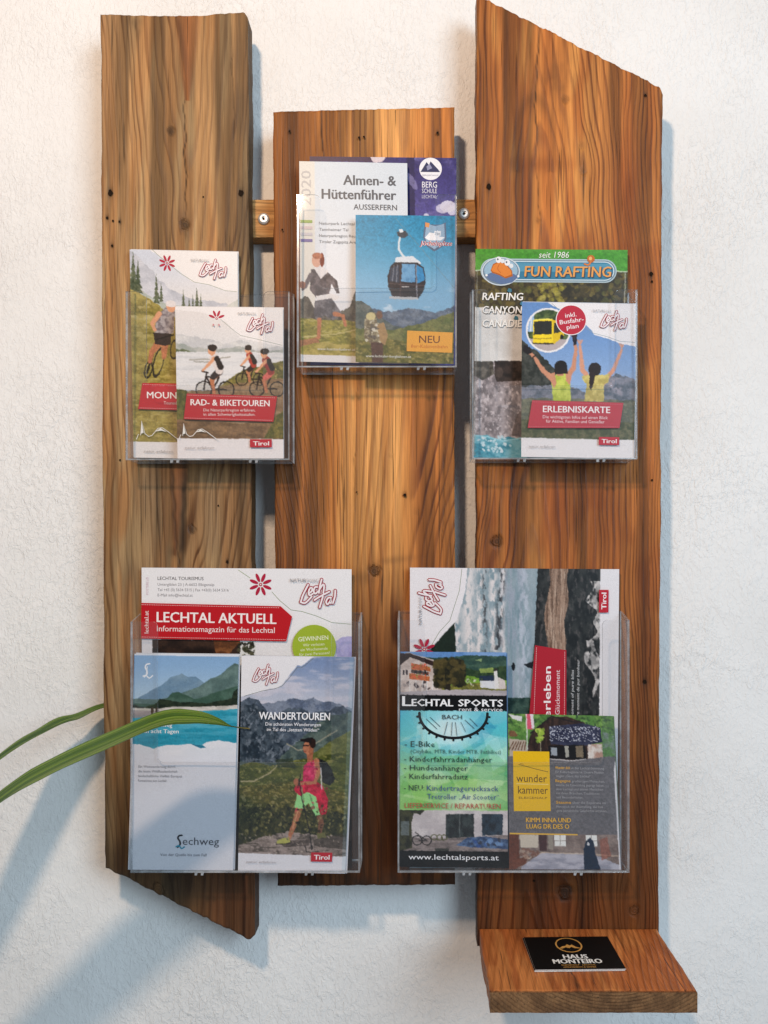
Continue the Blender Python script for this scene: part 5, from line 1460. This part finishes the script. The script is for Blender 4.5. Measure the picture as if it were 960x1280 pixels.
# ================= lower right holder
pg = Page('waterfall_magazine', 'large sideways magazine with waterfall photo, rear in the lower right holder', 'magazine', (512, 710, 774, 1085),
          [(512.5, 709.5), (774, 711.5), (771, 1085), (512, 1085)], 0.063, 0.002, 0.0022)
r = pg.r
r.a[:] = tex((126, 146, 156), (150, 164, 172), 12, 40, 181)(r.X, r.Y)
def fall(x, w_, sd, c=(214, 208, 208)):
    m = np.exp(-((r.X - x - 6 * (fbm(r.Y, 0 * r.Y, 30, 1, sd, 3) - .5)) / w_) ** 2) * sstep(.34, .6, fbm(r.X, r.Y, 3.5, 9, sd, 4))
    r.put(np.clip(m, 0, 1), c)
fall(586, 9, 183); fall(600, 6, 185); fall(616, 6, 187); fall(628, 4, 189); fall(571, 6, 191); fall(655, 8, 190, (176, 184, 196))
r.put(np.exp(-((r.X - 626 + (r.Y - 740) * .05) / 4.5) ** 2) * sstep(.42, .6, fbm(r.X, r.Y, 3, 9, 193, 4)) * (r.Y < 812), (52, 54, 58), .9)
r.put(np.exp(-((r.X - 606) / 3) ** 2) * sstep(.5, .62, fbm(r.X, r.Y, 3, 7, 195, 4)), (70, 72, 76), .8)
r.put(np.exp(-((r.X - 642) / 13) ** 2) * sstep(.4, .7, fbm(r.X, r.Y, 3, 24, 197, 4)), (156, 162, 176), .8)
r.put(((r.Y > 872) & (r.X > 634) & (r.X < 664)).astype(float), tex((40, 62, 58), (70, 92, 84), 6, 6, 199))
r.put(((r.X > 672 - (r.Y - 710) * .04) & (r.X < 756)).astype(float), tex((40, 42, 44), (62, 64, 64), 6, 14, 201, c3=(82, 80, 80)))
r.put(((r.X > 685 - (r.Y - 710) * .025 + 3 * np.sin(r.Y / 14)) & (r.X < 711 - (r.Y - 710) * .05 + 2 * np.sin(r.Y / 9))).astype(float), tex((152, 128, 112), (104, 84, 72), 2.0, 30, 203, c3=(178, 156, 140)))
wh = ((r.X > 741 + 5 * np.sin(r.Y / 11) + 4 * np.sin(r.Y / 4.3)) & (r.X < 756) & (r.Y > 725) & (r.Y < 800)) | ((r.X > 729 + (r.Y - 800) * .25 + 4 * np.sin(r.Y / 7)) & (r.X < 748 + 6 * np.sin(r.Y / 13)) & (r.Y > 800))
r.put(wh.astype(float) * sstep(.3, .5, fbm(r.X, r.Y, 6, 9, 205, 3)), tex((196, 192, 190), (140, 138, 138), 4, 6, 206))
r.ell(642, 833, 2.2, 5, (30, 34, 40)); r.poly([(655, 830), (667, 826), (666, 836), (660, 834)], (36, 40, 46))
r.poly([(511, 709), (580, 709), (578, 738), (569, 772), (553, 790), (540, 806), (534, 812), (534, 830), (511, 830)], (234, 230, 234)); r.poly([(546, 800), (568, 776), (570, 815), (536, 820), (540, 808)], (40, 52, 44))
r.poly([(750.5, 709), (775, 709), (775, 1086), (750.5, 1086)], (232, 229, 233))
r.poly([(511, 709), (584, 709), (581, 740), (571, 775), (555, 792), (541, 808), (511, 830)], (234, 230, 234))
pg.stroke([(577, 711), (574, 738), (562, 776), (549, 790), (536, 812)], 0.7, (150, 158, 140), sm=False)
lech_logo(pg, 539, 747, 49, 36, rot=-90)
pg.text('NATUR', 527, 781, 3.8, (120, 116, 120), w=19, rot=-90); pg.text('PARK', 527, 760, 3.8, (196, 192, 196), w=15, rot=-90)
flower(pg, 530, 812, 14)
region_sign(pg, 749, 736, 761, 764.5, rot=1)
pg.part('banner'); pg.poly([(669, 806), (708.5, 812), (709, 900), (662, 900)], (176, 28, 46)); dotted(pg, 671, 809, 668, 899, wd=.7); dotted(pg, 706.5, 814, 706.5, 899, wd=.7)
pg.text('erleben', 689, 898, 8.6, (248, 238, 240), w=65, bold=.045, rot=-90); pg.text('Glücksmoment', 700.5, 893, 5.6, (240, 218, 222), w=56, rot=-90)
pg.part('cover_lettering'); pg.text('moment of pure bliss', 718, 898, 3.4, (206, 206, 208), w=61, rot=-90, shear=.2); pg.text('votre moment de pur bonheur', 725, 903, 3.4, (206, 206, 208), w=79, rot=-90, shear=.2)
pg.build()

pg = Page('sports_shop_flyer', 'colourful sports shop flyer with half a bicycle wheel, front left in its holder', 'flyer', (500, 815, 635, 1085),
          [(500.5, 814.5), (633, 815.5), (635, 1084.5), (499, 1083)], 0.087, 0.003, 0.0012, base=(24, 24, 26))
r = pg.r
sky = (r.Y < 870).astype(float)
r.put(sky, tex((96, 134, 184), (130, 160, 200), 30, 8, 211))
r.below([(500, 822), (560, 822), (580, 819), (600, 819), (635, 820)], tex((52, 76, 70), (74, 98, 84), 9, 4, 213), 1, 213)
r.below([(500, 836), (570, 834), (600, 838), (635, 832)], tex((44, 64, 44), (66, 84, 56), 4, 4, 215), 2, 215); r.poly([(600, 836), (618, 834), (619, 840), (602, 841)], (132, 148, 84)); r.poly([(594, 825), (604, 823), (603, 827)], (130, 150, 110))
r.below([(560, 846), (582, 844), (603, 848), (635, 850)], tex((126, 162, 66), (104, 138, 56), 9, 3, 217), 1, 217); r.below([(560, 857), (600, 854), (635, 857)], tex((132, 128, 64), (100, 98, 54), 4, 3, 219), 1, 219)
r.poly([(500, 818), (510, 816), (545, 826), (554, 836), (552, 866), (500, 868)], tex((206, 194, 188), (178, 164, 158), 8, 8, 221)); r.poly([(500, 817), (512, 817), (552, 830), (556, 838), (546, 834), (512, 822), (500, 832)], (58, 44, 42))
r.poly([(514, 829), (538, 834), (538, 840), (514, 837)], (176, 104, 66)); r.poly([(511, 842), (537, 846), (537, 852), (511, 849)], (186, 110, 70)); r.poly([(514, 837), (536, 841), (536, 845), (514, 842)], (86, 70, 66)); r.dabs((504, 850, 550, 862), 16, 2, [(70, 60, 62), (150, 140, 138)], 223, .8)
r.dabs((514, 829, 538, 835), 22, .9, [(206, 96, 70), (120, 140, 70), (150, 70, 50)], 311, .9); r.dabs((511, 842, 537, 848), 22, .9, [(206, 96, 70), (120, 140, 70), (150, 70, 50)], 313, .9)
for x_ in (518, 524, 530): r.poly([(x_, 838), (x_ + 3, 838.6), (x_ + 3, 842.5), (x_, 842)], (46, 42, 46))
for x_ in (503, 507): r.poly([(x_, 838), (x_ + 2.4, 838), (x_ + 2.4, 844), (x_, 844)], (70, 62, 66))
for x_ in (512, 520, 528, 534, 541): r.line([(x_, 852), (x_, 864)], .9, (226, 222, 220))
r.dabs((545, 826, 580, 858), 170, 4, [(52, 50, 34), (72, 66, 40), (40, 40, 30), (90, 80, 50)], 225, .8); r.poly([(558, 855), (564, 855), (564, 865), (558, 865)], (50, 44, 36))
r.poly([(601, 845), (618, 844), (620, 851), (600, 852)], (44, 56, 78)); r.poly([(602, 851), (620, 851), (621, 861), (602, 859)], (206, 206, 210)); r.poly([(619, 839), (623, 838), (625, 861), (620, 861)], (222, 218, 216)); r.poly([(618.5, 839), (621.5, 834), (624, 838)], (60, 52, 52)); r.poly([(624, 846), (633, 850), (634, 861), (625, 861)], (200, 190, 186))
r.below([(500, 866), (540, 863), (590, 862), (635, 863)], tex((176, 168, 172), (158, 152, 156), 20, 3, 227), .4, 227)
r.dabs((584, 848, 604, 860), 14, 1.4, [(206, 204, 196), (84, 96, 56)], 229, .7)
r.put((r.Y > 869.5).astype(float), (22, 22, 24))
zone = ((r.Y > 889) & (r.Y < 1014)).astype(float)
def polygrad(X, Y):
    n = fbm(X, Y, 60, 46, 231, 2)[..., None]
    t = sstep(889, 1014, Y)[..., None]
    cA = np.array((52, 152, 196)); cB = np.array((150, 214, 206)); cC = np.array((96, 168, 62)); cD = np.array((222, 232, 196))
    top = cA * (1 - n) + cB * n
    bot = cC * (1 - n) + cD * n
    return top * (1 - t) + bot * t
r.put(zone, polygrad)
rng = random.Random(5)
for i in range(46):
    cx_, cy_ = rng.uniform(498, 636), rng.uniform(890, 1014); a_ = rng.uniform(0, 6.28); L_ = rng.uniform(14, 44)
    tcol = rng.choice([(40, 160, 200), (80, 190, 200), (190, 230, 230), (36, 130, 170)]) if cy_ < 945 else rng.choice([(90, 170, 60), (150, 200, 90), (220, 236, 190), (60, 150, 90)])
    p_ = [(cx_ + L_ * math.cos(a_ + q), min(1013.5, max(889.5, cy_ + L_ * .7 * math.sin(a_ + q)))) for q in (0, 2.0 + rng.uniform(-.4, .4), 4.2)]
    r.poly(p_, tcol, .30)
r.put(np.exp(-((r.X - 566) / 28) ** 2 - ((r.Y - 912) / 24) ** 2) * zone, (226, 240, 242), .85)
r.put(np.exp(-((r.X - 585) / 36) ** 2 - ((r.Y - 1002) / 13) ** 2) * zone, (226, 236, 216), .7)
r.put(np.exp(-((r.X - 540) / 46) ** 2 - ((r.Y - 958) / 22) ** 2) * zone, (190, 230, 200), .4)
r.poly([(499, 1014), (636, 1014), (636, 1066), (499, 1066)], tex((206, 198, 198), (186, 178, 180), 12, 12, 233))
r.poly([(558, 1019), (593, 1018), (593, 1048), (558, 1049)], tex((38, 42, 44), (66, 74, 74), 6, 10, 235)); r.poly([(603, 1018), (629, 1018), (629, 1044), (603, 1045)], tex((56, 72, 86), (38, 46, 56), 7, 9, 236)); r.line([(603, 1046), (629, 1045)], 1, (170, 160, 160)); r.line([(575, 1019), (575, 1048)], .8, (120, 126, 126))
r.poly([(499, 1048), (560, 1049), (636, 1044), (636, 1066), (499, 1066)], tex((150, 138, 136), (118, 108, 106), 10, 3, 237))
r.poly([(499, 1014), (532, 1014), (526, 1020), (518, 1018), (515, 1030), (516, 1062), (499, 1066)], tex((44, 46, 34), (74, 74, 52), 5, 6, 238)); r.poly([(502, 1028), (512, 1028), (512, 1046), (502, 1046)], (120, 130, 136), .7)
for x_ in (522, 534): r.ell(x_, 1052, 6.5, 6.5, (40, 38, 38), .9, ring=.78)
for x_ in (543, 550, 556): r.ell(x_, 1048, 4, 4, (90, 90, 60), .9, ring=.7)
r.line([(520, 1042), (534, 1052), (524, 1052)], 1, (50, 48, 50)); r.poly([(584, 1048), (606, 1046), (636, 1050), (636, 1062), (590, 1060), (570, 1058)], tex((56, 74, 106), (96, 118, 150), 7, 4, 239)); r.dabs((588, 1050, 630, 1058), 16, 2.4, [(60, 90, 150), (120, 150, 190), (60, 60, 70)], 240, .7)
r.poly([(544, 1062), (562, 1062), (562, 1066), (545, 1066)], (70, 70, 66))
r.poly([(499, 1065), (636, 1065), (636, 1086), (499, 1086)], (20, 20, 23))
pg.part('shop_title')
pg.text('L', 502.5, 883, 12, (248, 248, 250), w=11, bold=.05, res=1); pg.text('ECHTAL', 514.5, 883, 8.6, (248, 248, 250), w=52, bold=.06, res=1); pg.text('SPORTS', 573.5, 883, 8.6, (248, 248, 250), w=56, bold=.06, res=1)
pg.text('rent & service', 629.5, 889.2, 4.8, (240, 240, 244), w=55, align='r')
pg.part('wheel_picture')
aa = np.linspace(-2, 182, 30)
pg.stroke([(567.5 + 43 * math.cos(math.radians(a)), 893 + 30 * math.sin(math.radians(a))) for a in aa], 3.4, (22, 24, 28), sm=False)
for a in range(6, 180, 14):
    ca, sa = math.cos(math.radians(a)), math.sin(math.radians(a))
    pg.stroke([(567.5 + 44 * ca, 893 + 31 * sa), (567.5 + 46 * ca, 893 + 33 * sa)], 2.6, (22, 24, 28), sm=False)
for (a, b_) in (((533, 899), (547, 912)), ((538, 897), (551, 909)), ((560, 903), (556, 919)), ((566, 903), (565, 920)), ((570, 903), (572, 920)), ((588, 898), (598, 908)), ((582, 900), (594, 911)), ((577, 903), (583, 915))): pg.stroke([a, b_], .6, (60, 70, 80), sm=False)
pg.part('cover_lettering')
pg.text('BACH', 553.5, 899.5, 5.6, (50, 60, 66), w=25)
C1, C2, C3, C4 = (40, 66, 58), (76, 118, 110), (70, 96, 150), (196, 78, 66)
for t_, x_, y_, h_, w_, c_ in (('- E-Bike', 506, 934.5, 7.2, 38, C1), ('(Citybike, MTB, Kinder MTB, Fatbikes)', 513.5, 942.4, 4.8, 114, C2), ('- Kinderfahrradanhänger', 505.5, 953, 6.6, 111, C1), ('- Hundeanhänger', 505.5, 964, 6.6, 80, C1),
                               ('- Kinderfahrradsitz', 505.5, 974.8, 6.6, 80, C1), ('- NEU:', 505.5, 989.3, 6.6, 25.5, C1), ('Kindertragerucksack', 534, 989.3, 6.6, 90, C3), ('Tretroller „Air Scooter“', 534.5, 1000, 6.6, 90, C3), ('LIEFERSERVICE / REPARATUREN', 506.5, 1011.4, 6.2, 120, C4)):
    pg.text(t_, x_, y_, h_, c_, w=w_, res=1)
pg.text('www.lechtalsports.at', 511.5, 1076, 6.6, (246, 246, 250), w=112, bold=.01)
pg.build()
copy_behind(pg, 1.3, 0.5, 0.0020, 'flyer standing directly behind the front sports shop flyer, only its edge in view')

pg = Page('museum_leaflet', 'grey museum leaflet with a yellow square, front right in the lower right holder', 'leaflet', (635, 893, 773, 1087),
          [(635, 892), (766.5, 895), (776, 1087), (636.5, 1086.5)], 0.087, 0.003, 0.0022, base=(108, 106, 110))
r = pg.r
zt = (r.Y < 949).astype(float)
r.put(zt, tex((86, 124, 66), (118, 152, 86), 8, 6, 251, c3=(66, 92, 62)))
r.poly([(636, 894), (654, 896), (653, 903), (640, 899)], (206, 206, 204)); r.poly([(636, 914), (643, 914), (648, 921), (636, 922)], (120, 92, 70)); r.poly([(636, 924), (658, 926), (660, 949), (636, 949)], (176, 164, 152))
for i in range(6): r.line([(636 + i * 4, 938), (642 + i * 3.2, 928)], 1.2, (90, 60, 44))
r.poly([(668, 913), (685, 900), (693, 896), (712, 895), (735, 902), (738, 908), (738, 950), (657, 949), (662, 924)], tex((74, 58, 52), (54, 44, 42), 3, 12, 253)); r.line([(664, 917), (692, 895), (722, 902)], 1.6, (44, 40, 42))
r.poly([(688, 908), (732, 903), (756, 908), (757, 926), (732, 932), (690, 930)], tex((52, 54, 74), (66, 68, 88), 9, 6, 255))
rg = random.Random(9)
for i in range(210):
    x_ = rg.uniform(689, 754); y_ = rg.uniform(907, 926); r.ell(x_, y_, .75, .55, (204, 206, 216), .9)
r.poly([(686, 932), (734, 930), (736, 949), (688, 949)], (38, 36, 38)); r.poly([(690, 934), (698, 934), (698, 944), (690, 944)], (150, 156, 164)); r.poly([(708, 932), (713, 932), (713, 946), (709, 946)], (160, 158, 150)); r.poly([(722, 932), (732, 931), (732, 946), (723, 946)], (124, 112, 96))
r.poly([(738, 930), (756, 928), (758, 949), (738, 950)], tex((204, 196, 190), (170, 140, 128), 4, 6, 257)); r.poly([(757, 912), (773, 918), (773, 949), (758, 949)], tex((92, 130, 78), (120, 132, 128), 6, 6, 259))
r.poly([(658, 893), (665, 893), (667, 912), (660, 912)], (206, 96, 116)); r.poly([(664, 893), (668, 893), (669, 911), (666, 911)], (226, 214, 220)); r.line([(659, 893), (660, 949)], 1.0, (226, 226, 228)); r.dabs((672, 910, 681, 928), 34, 2, [(150, 176, 74), (118, 150, 60), (180, 196, 100)], 261, .8); r.line([(677, 928), (677, 944)], .8, (180, 176, 150))
r.below([(635, 946), (690, 948), (720, 950), (760, 945), (773, 944)], (108, 106, 110), .4, 262)
r.line([(690, 948.5), (716, 950.5), (735, 948)], .9, (206, 200, 200))
zb = (r.Y > 1043).astype(float)
r.put(zb, tex((142, 128, 122), (118, 104, 100), 12, 8, 263))
r.poly([(635, 1043), (647, 1043), (648, 1076), (635, 1078)], (104, 66, 54)); r.poly([(648, 1044), (672, 1044), (671, 1060), (650, 1060)], (196, 186, 172)); r.poly([(672, 1044), (682, 1044), (682, 1064), (673, 1064)], (78, 56, 58)); r.poly([(684, 1044), (690, 1044), (690, 1062), (684, 1062)], (150, 142, 132))
for (a, b_) in ((692, 706), (731, 745)):
    r.poly([(a, 1044), (b_, 1044), (b_, 1058), (a, 1058)], (236, 236, 232)); r.line([((a + b_) / 2, 1044), ((a + b_) / 2, 1058)], .8, (140, 130, 124)); r.line([(a, 1051), (b_, 1051)], .8, (140, 130, 124))
r.poly([(650, 1084), (676, 1066), (738, 1067), (773, 1082), (773, 1088), (650, 1088)], tex((178, 176, 186), (146, 146, 158), 14, 5, 265)); r.line([(640, 1082), (676, 1066), (740, 1068), (773, 1070)], 1.0, (200, 180, 160)); r.poly([(635, 1077), (660, 1070), (655, 1080), (640, 1088), (635, 1088)], (112, 72, 58))
r.poly([(728, 1088), (728, 1062), (731, 1052), (736, 1046), (741, 1052), (742, 1064), (746, 1080), (748, 1088)], (34, 50, 70)); r.ell(734, 1055, 1.6, 2, (206, 206, 210)); r.poly([(748, 1050), (758, 1046), (762, 1070), (750, 1076)], (150, 90, 76), .6)
r.dabs((650, 1060, 672, 1074), 20, 2.4, [(120, 84, 72), (170, 150, 136)], 267, .6)
r.poly([(770.5, 960), (774, 945), (774, 1088), (771.5, 1088)], (214, 212, 216))
pg.part('accent_line'); pg.poly([(636, 1041.5), (721, 1042.5), (721, 1044.2), (636, 1043.4)], (226, 178, 72))
pg.part('yellow_square'); pg.poly([(641, 939.5), (688, 939.5), (688, 1014), (641.5, 1014.5)], (236, 188, 24))
DK = (84, 62, 20)
pg.text('wunder', 645, 978, 9.5, DK, w=39, bold=-.012); pg.text('kammer', 647, 992.5, 9.5, DK, w=38, bold=-.012); pg.text('ELBIGENALP', 648, 999, 2.6, (120, 90, 30), w=36)
pg.stroke([(648, 956), (660, 959), (672, 962), (686, 965)], .6, DK); pg.stroke([(650, 955), (655, 956)], .5, DK); pg.stroke([(645, 980.3), (686, 980.6)], .8, (250, 226, 140), sm=False)
pg.part('cover_lettering')
LG = (176, 174, 178); OR = (232, 176, 70)
def para(y, lead, rest, lines):
    pg.text(lead, 695, y, 3.4, OR, w=19, bold=.03); pg.text(rest, 716, y, 3.0, LG, w=42)
    for i, (t_, w_) in enumerate(lines): pg.text(t_, 695 + (i + 1) * .2, y + 5.1 * (i + 1), 3.0, LG, w=w_)
para(961, 'Wunder dich', 'in der Lechtal-Sammlung', (('für Kulturbegeisterte. Unsere Museen', 62), ('zeigen „Ganz das Lechtal“.', 46)))
para(977.5, 'Begegne', 'großartigen Menschen,', (('welche die Entwicklung geprägt haben,', 62), ('dem Lechtal und seinen Menschen', 60), ('mit ihren Bräuchen, Traditionen', 55), ('und Besonderheiten.', 34)))
para(1004.5, 'Staune', 'über die Exponate im', (('Herzstück der Ausstellung, die ihre', 59), ('ganz persönliche Geschichte erzählen.', 64)))
pg.text('KIMM INNA UND', 656.5, 1028, 5.6, (232, 180, 70), w=56.5, bold=.045); pg.text('LUAG DR DES O', 657, 1036, 5.6, (232, 180, 70), w=53.5, bold=.045)
pg.build()
copy_behind(pg, 1.2, 0.2, 0.0036, 'copy of the grey museum leaflet directly behind the front one')

# ------------------------------------------------------------------ business cards lying on the shelf
import itertools
ang = math.radians(1.5)
def card_world(cx, cy, sx, sy, rot, z):
    def f(u, v, off):
        a = (np.asarray(u) - .5) * sx; b_ = (np.asarray(v) - .5) * sy
        X = cx + a * math.cos(rot) + b_ * math.sin(rot) ; Yd = cy + b_ * math.cos(rot) - a * math.sin(rot)
        return np.stack([X, -Yd, z + off + 0 * X], -1)
    return f
NCARD = 3
zt = ZS + 0.0004
for k in range(NCARD - 1):
    rg = random.Random(90 + k)
    f = card_world(0.1468 + rg.uniform(-.0012, .0012), 0.1180 + rg.uniform(-.0010, .0012), 0.0815, 0.074, ang + rg.uniform(-.015, .015), zt)
    root = empty('business_card', 'black business card, %s in the small stack on the shelf' % ('lowest', 'directly under the top card')[k], 'business card', 'business cards stacked on the shelf')
    vs = []
    for off in (0.00055, 0.0):
        for u, v in ((0, 0), (1, 0), (1, 1), (0, 1)): vs.append(tuple(f(u, v, off).tolist()))
    mesh_obj('card_stock', vs, [(0, 3, 2, 1), (4, 5, 6, 7), (0, 1, 5, 4), (1, 2, 6, 5), (2, 3, 7, 6), (3, 0, 4, 7)], M_PAGES, root)
    vs = [tuple(f(u, v, 0.00058).tolist()) for u, v in ((0, 0), (1, 0), (1, 1), (0, 1))]
    o = mesh_obj('printed_face', vs, [(0, 3, 2, 1)], M_CARD, root); add_attr(o.data, 'ink', 'FLOAT_COLOR', [(0.012, 0.011, 0.011)] * 4)
    zt += 0.0007
f = card_world(0.1468, 0.1180, 0.0815, 0.074, ang, zt + 0.0008)
pg = Page('business_card', 'black business card with gold mountain ring and white lettering, topmost on the small shelf', 'business card', (0, 0, 110, 96), [(0, 0)] * 4, 0, world=f, thick=0.0005, base=(24, 23, 23), mat=M_CARD)
GO = (214, 158, 84)
pg.part('ring_emblem')
for a0, a1 in ((28, 205), (215, 385)):
    pg.stroke([(54 + 16 * math.cos(math.radians(a)), 26 + 21 * math.sin(math.radians(a))) for a in np.linspace(a0 if a0 < 200 else 212, a1 if a1 < 300 else 388, 24)], 2.0, GO, sm=False)
pg.poly([(40, 36), (45, 30), (49, 29), (52, 24), (55, 28), (58, 25), (62, 32), (69, 37), (60, 36), (56, 32), (53, 36), (49, 33), (44, 37)], GO)
pg.part('card_lettering')
pg.text('HAUS', 55, 66.5, 11.5, (246, 244, 240), w=30, bold=.05, align='c'); pg.text('MONTEIRO', 55, 80, 11.5, (246, 244, 240), w=60, bold=.05, align='c')
pg.text('ELBIGENALP · LECHTAL', 55, 86.5, 3.4, GO, w=42, align='c'); pg.text('APPARTEMENTS & ZIMMER', 55, 92.5, 3.4, GO, w=40, align='c')
pg.build()

# ------------------------------------------------------------------ house plant: arching striped leaves
def leaf(parent, ctrl, widths, tilt=0.85, fold=0.18, na=9, nl=46, flip=1):
    """ctrl: (px,py,w) centre points; widths in mm along it; blade mostly spans in depth, like a leaf facing up"""
    C = [P(*c) for c in ctrl]
    pts = []
    n = len(C)
    for i in range(n - 1):
        p0, p1, p2, p3 = C[max(i - 1, 0)], C[i], C[i + 1], C[min(i + 2, n - 1)]
        for k in range(nl // (n - 1)):
            t = k / (nl // (n - 1))
            pts.append((0.5 * (2 * p1 + (p2 - p0) * t + (2 * p0 - 5 * p1 + 4 * p2 - p3) * t * t + (3 * p1 - p0 - 3 * p2 + p3) * t ** 3), i + t))
    pts.append((C[-1], n - 1.0))
    vs, ac, al, fs = [], [], [], []
    m = len(pts)
    for i, (p, u) in enumerate(pts):
        d = (pts[min(i + 1, m - 1)][0] - pts[max(i - 1, 0)][0]).normalized()
        perp = Vector((0, 1, 0)).cross(d)          # in the wall plane
        if perp.z < 0: perp = -perp
        side = (perp * math.cos(tilt) + Vector((0, 1, 0)) * math.sin(tilt) * flip)
        side = (side - d * side.dot(d)).normalized()
        nrm = d.cross(side)
        wd = np.interp(u, range(n), widths) * 0.001
        for a in range(na):
            t = a / (na - 1) * 2 - 1
            q = p + side * (t * wd / 2) + nrm * (abs(t) ** 1.3 * wd * fold) + nrm * (0.0004 * math.sin(t * 11))
            q = q + side * (0.0009 * math.sin(i * 0.55 + 2 * t)) * abs(t)
            vs.append(q); ac.append(t); al.append(i / (m - 1))
    for i in range(m - 1):
        for a in range(na - 1):
            k = i * na + a
            fs.append((k, k + 1, k + na + 1, k + na))
    o = mesh_obj('leaf', vs, fs, M_LEAF, parent, smooth=True)
    add_attr(o.data, 'across', 'FLOAT', ac); add_attr(o.data, 'along', 'FLOAT', al)
    return o
plant = empty('house_plant', 'green house plant whose long striped leaves reach in from the left edge', 'plant')
leaf(plant, [(-260, 1230, .26), (-120, 1050, .20), (0, 950, .125), (65, 910.5, .075), (100, 896, .052), (128, 884, .033), (165, 872, .016)], [16, 44, 58, 50, 40, 28, 2], tilt=1.42, fold=.07)
leaf(plant, [(-250, 1250, .27), (-120, 1100, .26), (0, 1003, .255), (65, 964, .243), (130, 934, .230), (200, 904, .213), (240, 899.5, .204), (270, 902.5, .198), (289, 908, .194), (312, 911, .190)],
     [16, 50, 62, 62, 60, 52, 38, 18, 3, 0.8], tilt=1.40, fold=.07)
leaf(plant, [(-260, 1240, .27), (-380, 1050, .33), (-520, 1000, .36), (-640, 1120, .38)], [16, 46, 40, 2], tilt=.8)
leaf(plant, [(-262, 1236, .26), (-340, 1110, .20), (-450, 1080, .16), (-560, 1160, .13)], [16, 44, 38, 2], tilt=.8)
leaf(plant, [(-262, 1240, .27), (-360, 1190, .38), (-440, 1230, .46), (-480, 1330, .5)], [16, 44, 38, 2], tilt=.8)
# stem
vs, fs = [], []
bx = P(-255, 1236, .265)
K = 14
rows = [(0.0, .011), (.02, .014), (.1, .013), (.22, .016), (.36, .015), (.5, .018)]
for (dz, rr_) in rows:
    for i in range(K):
        a = 2 * math.pi * i / K
        vs.append(Vector((bx.x + 0.01 * math.sin(dz * 9) + rr_ * math.cos(a), bx.y + rr_ * math.sin(a), bx.z - dz)))
for j in range(len(rows) - 1):
    for i in range(K):
        k = (i + 1) % K
        fs.append((j * K + i, j * K + k, (j + 1) * K + k, (j + 1) * K + i))
fs.append(tuple(range(K)))
mesh_obj('stem', vs, fs, M_STEM, plant, smooth=True)
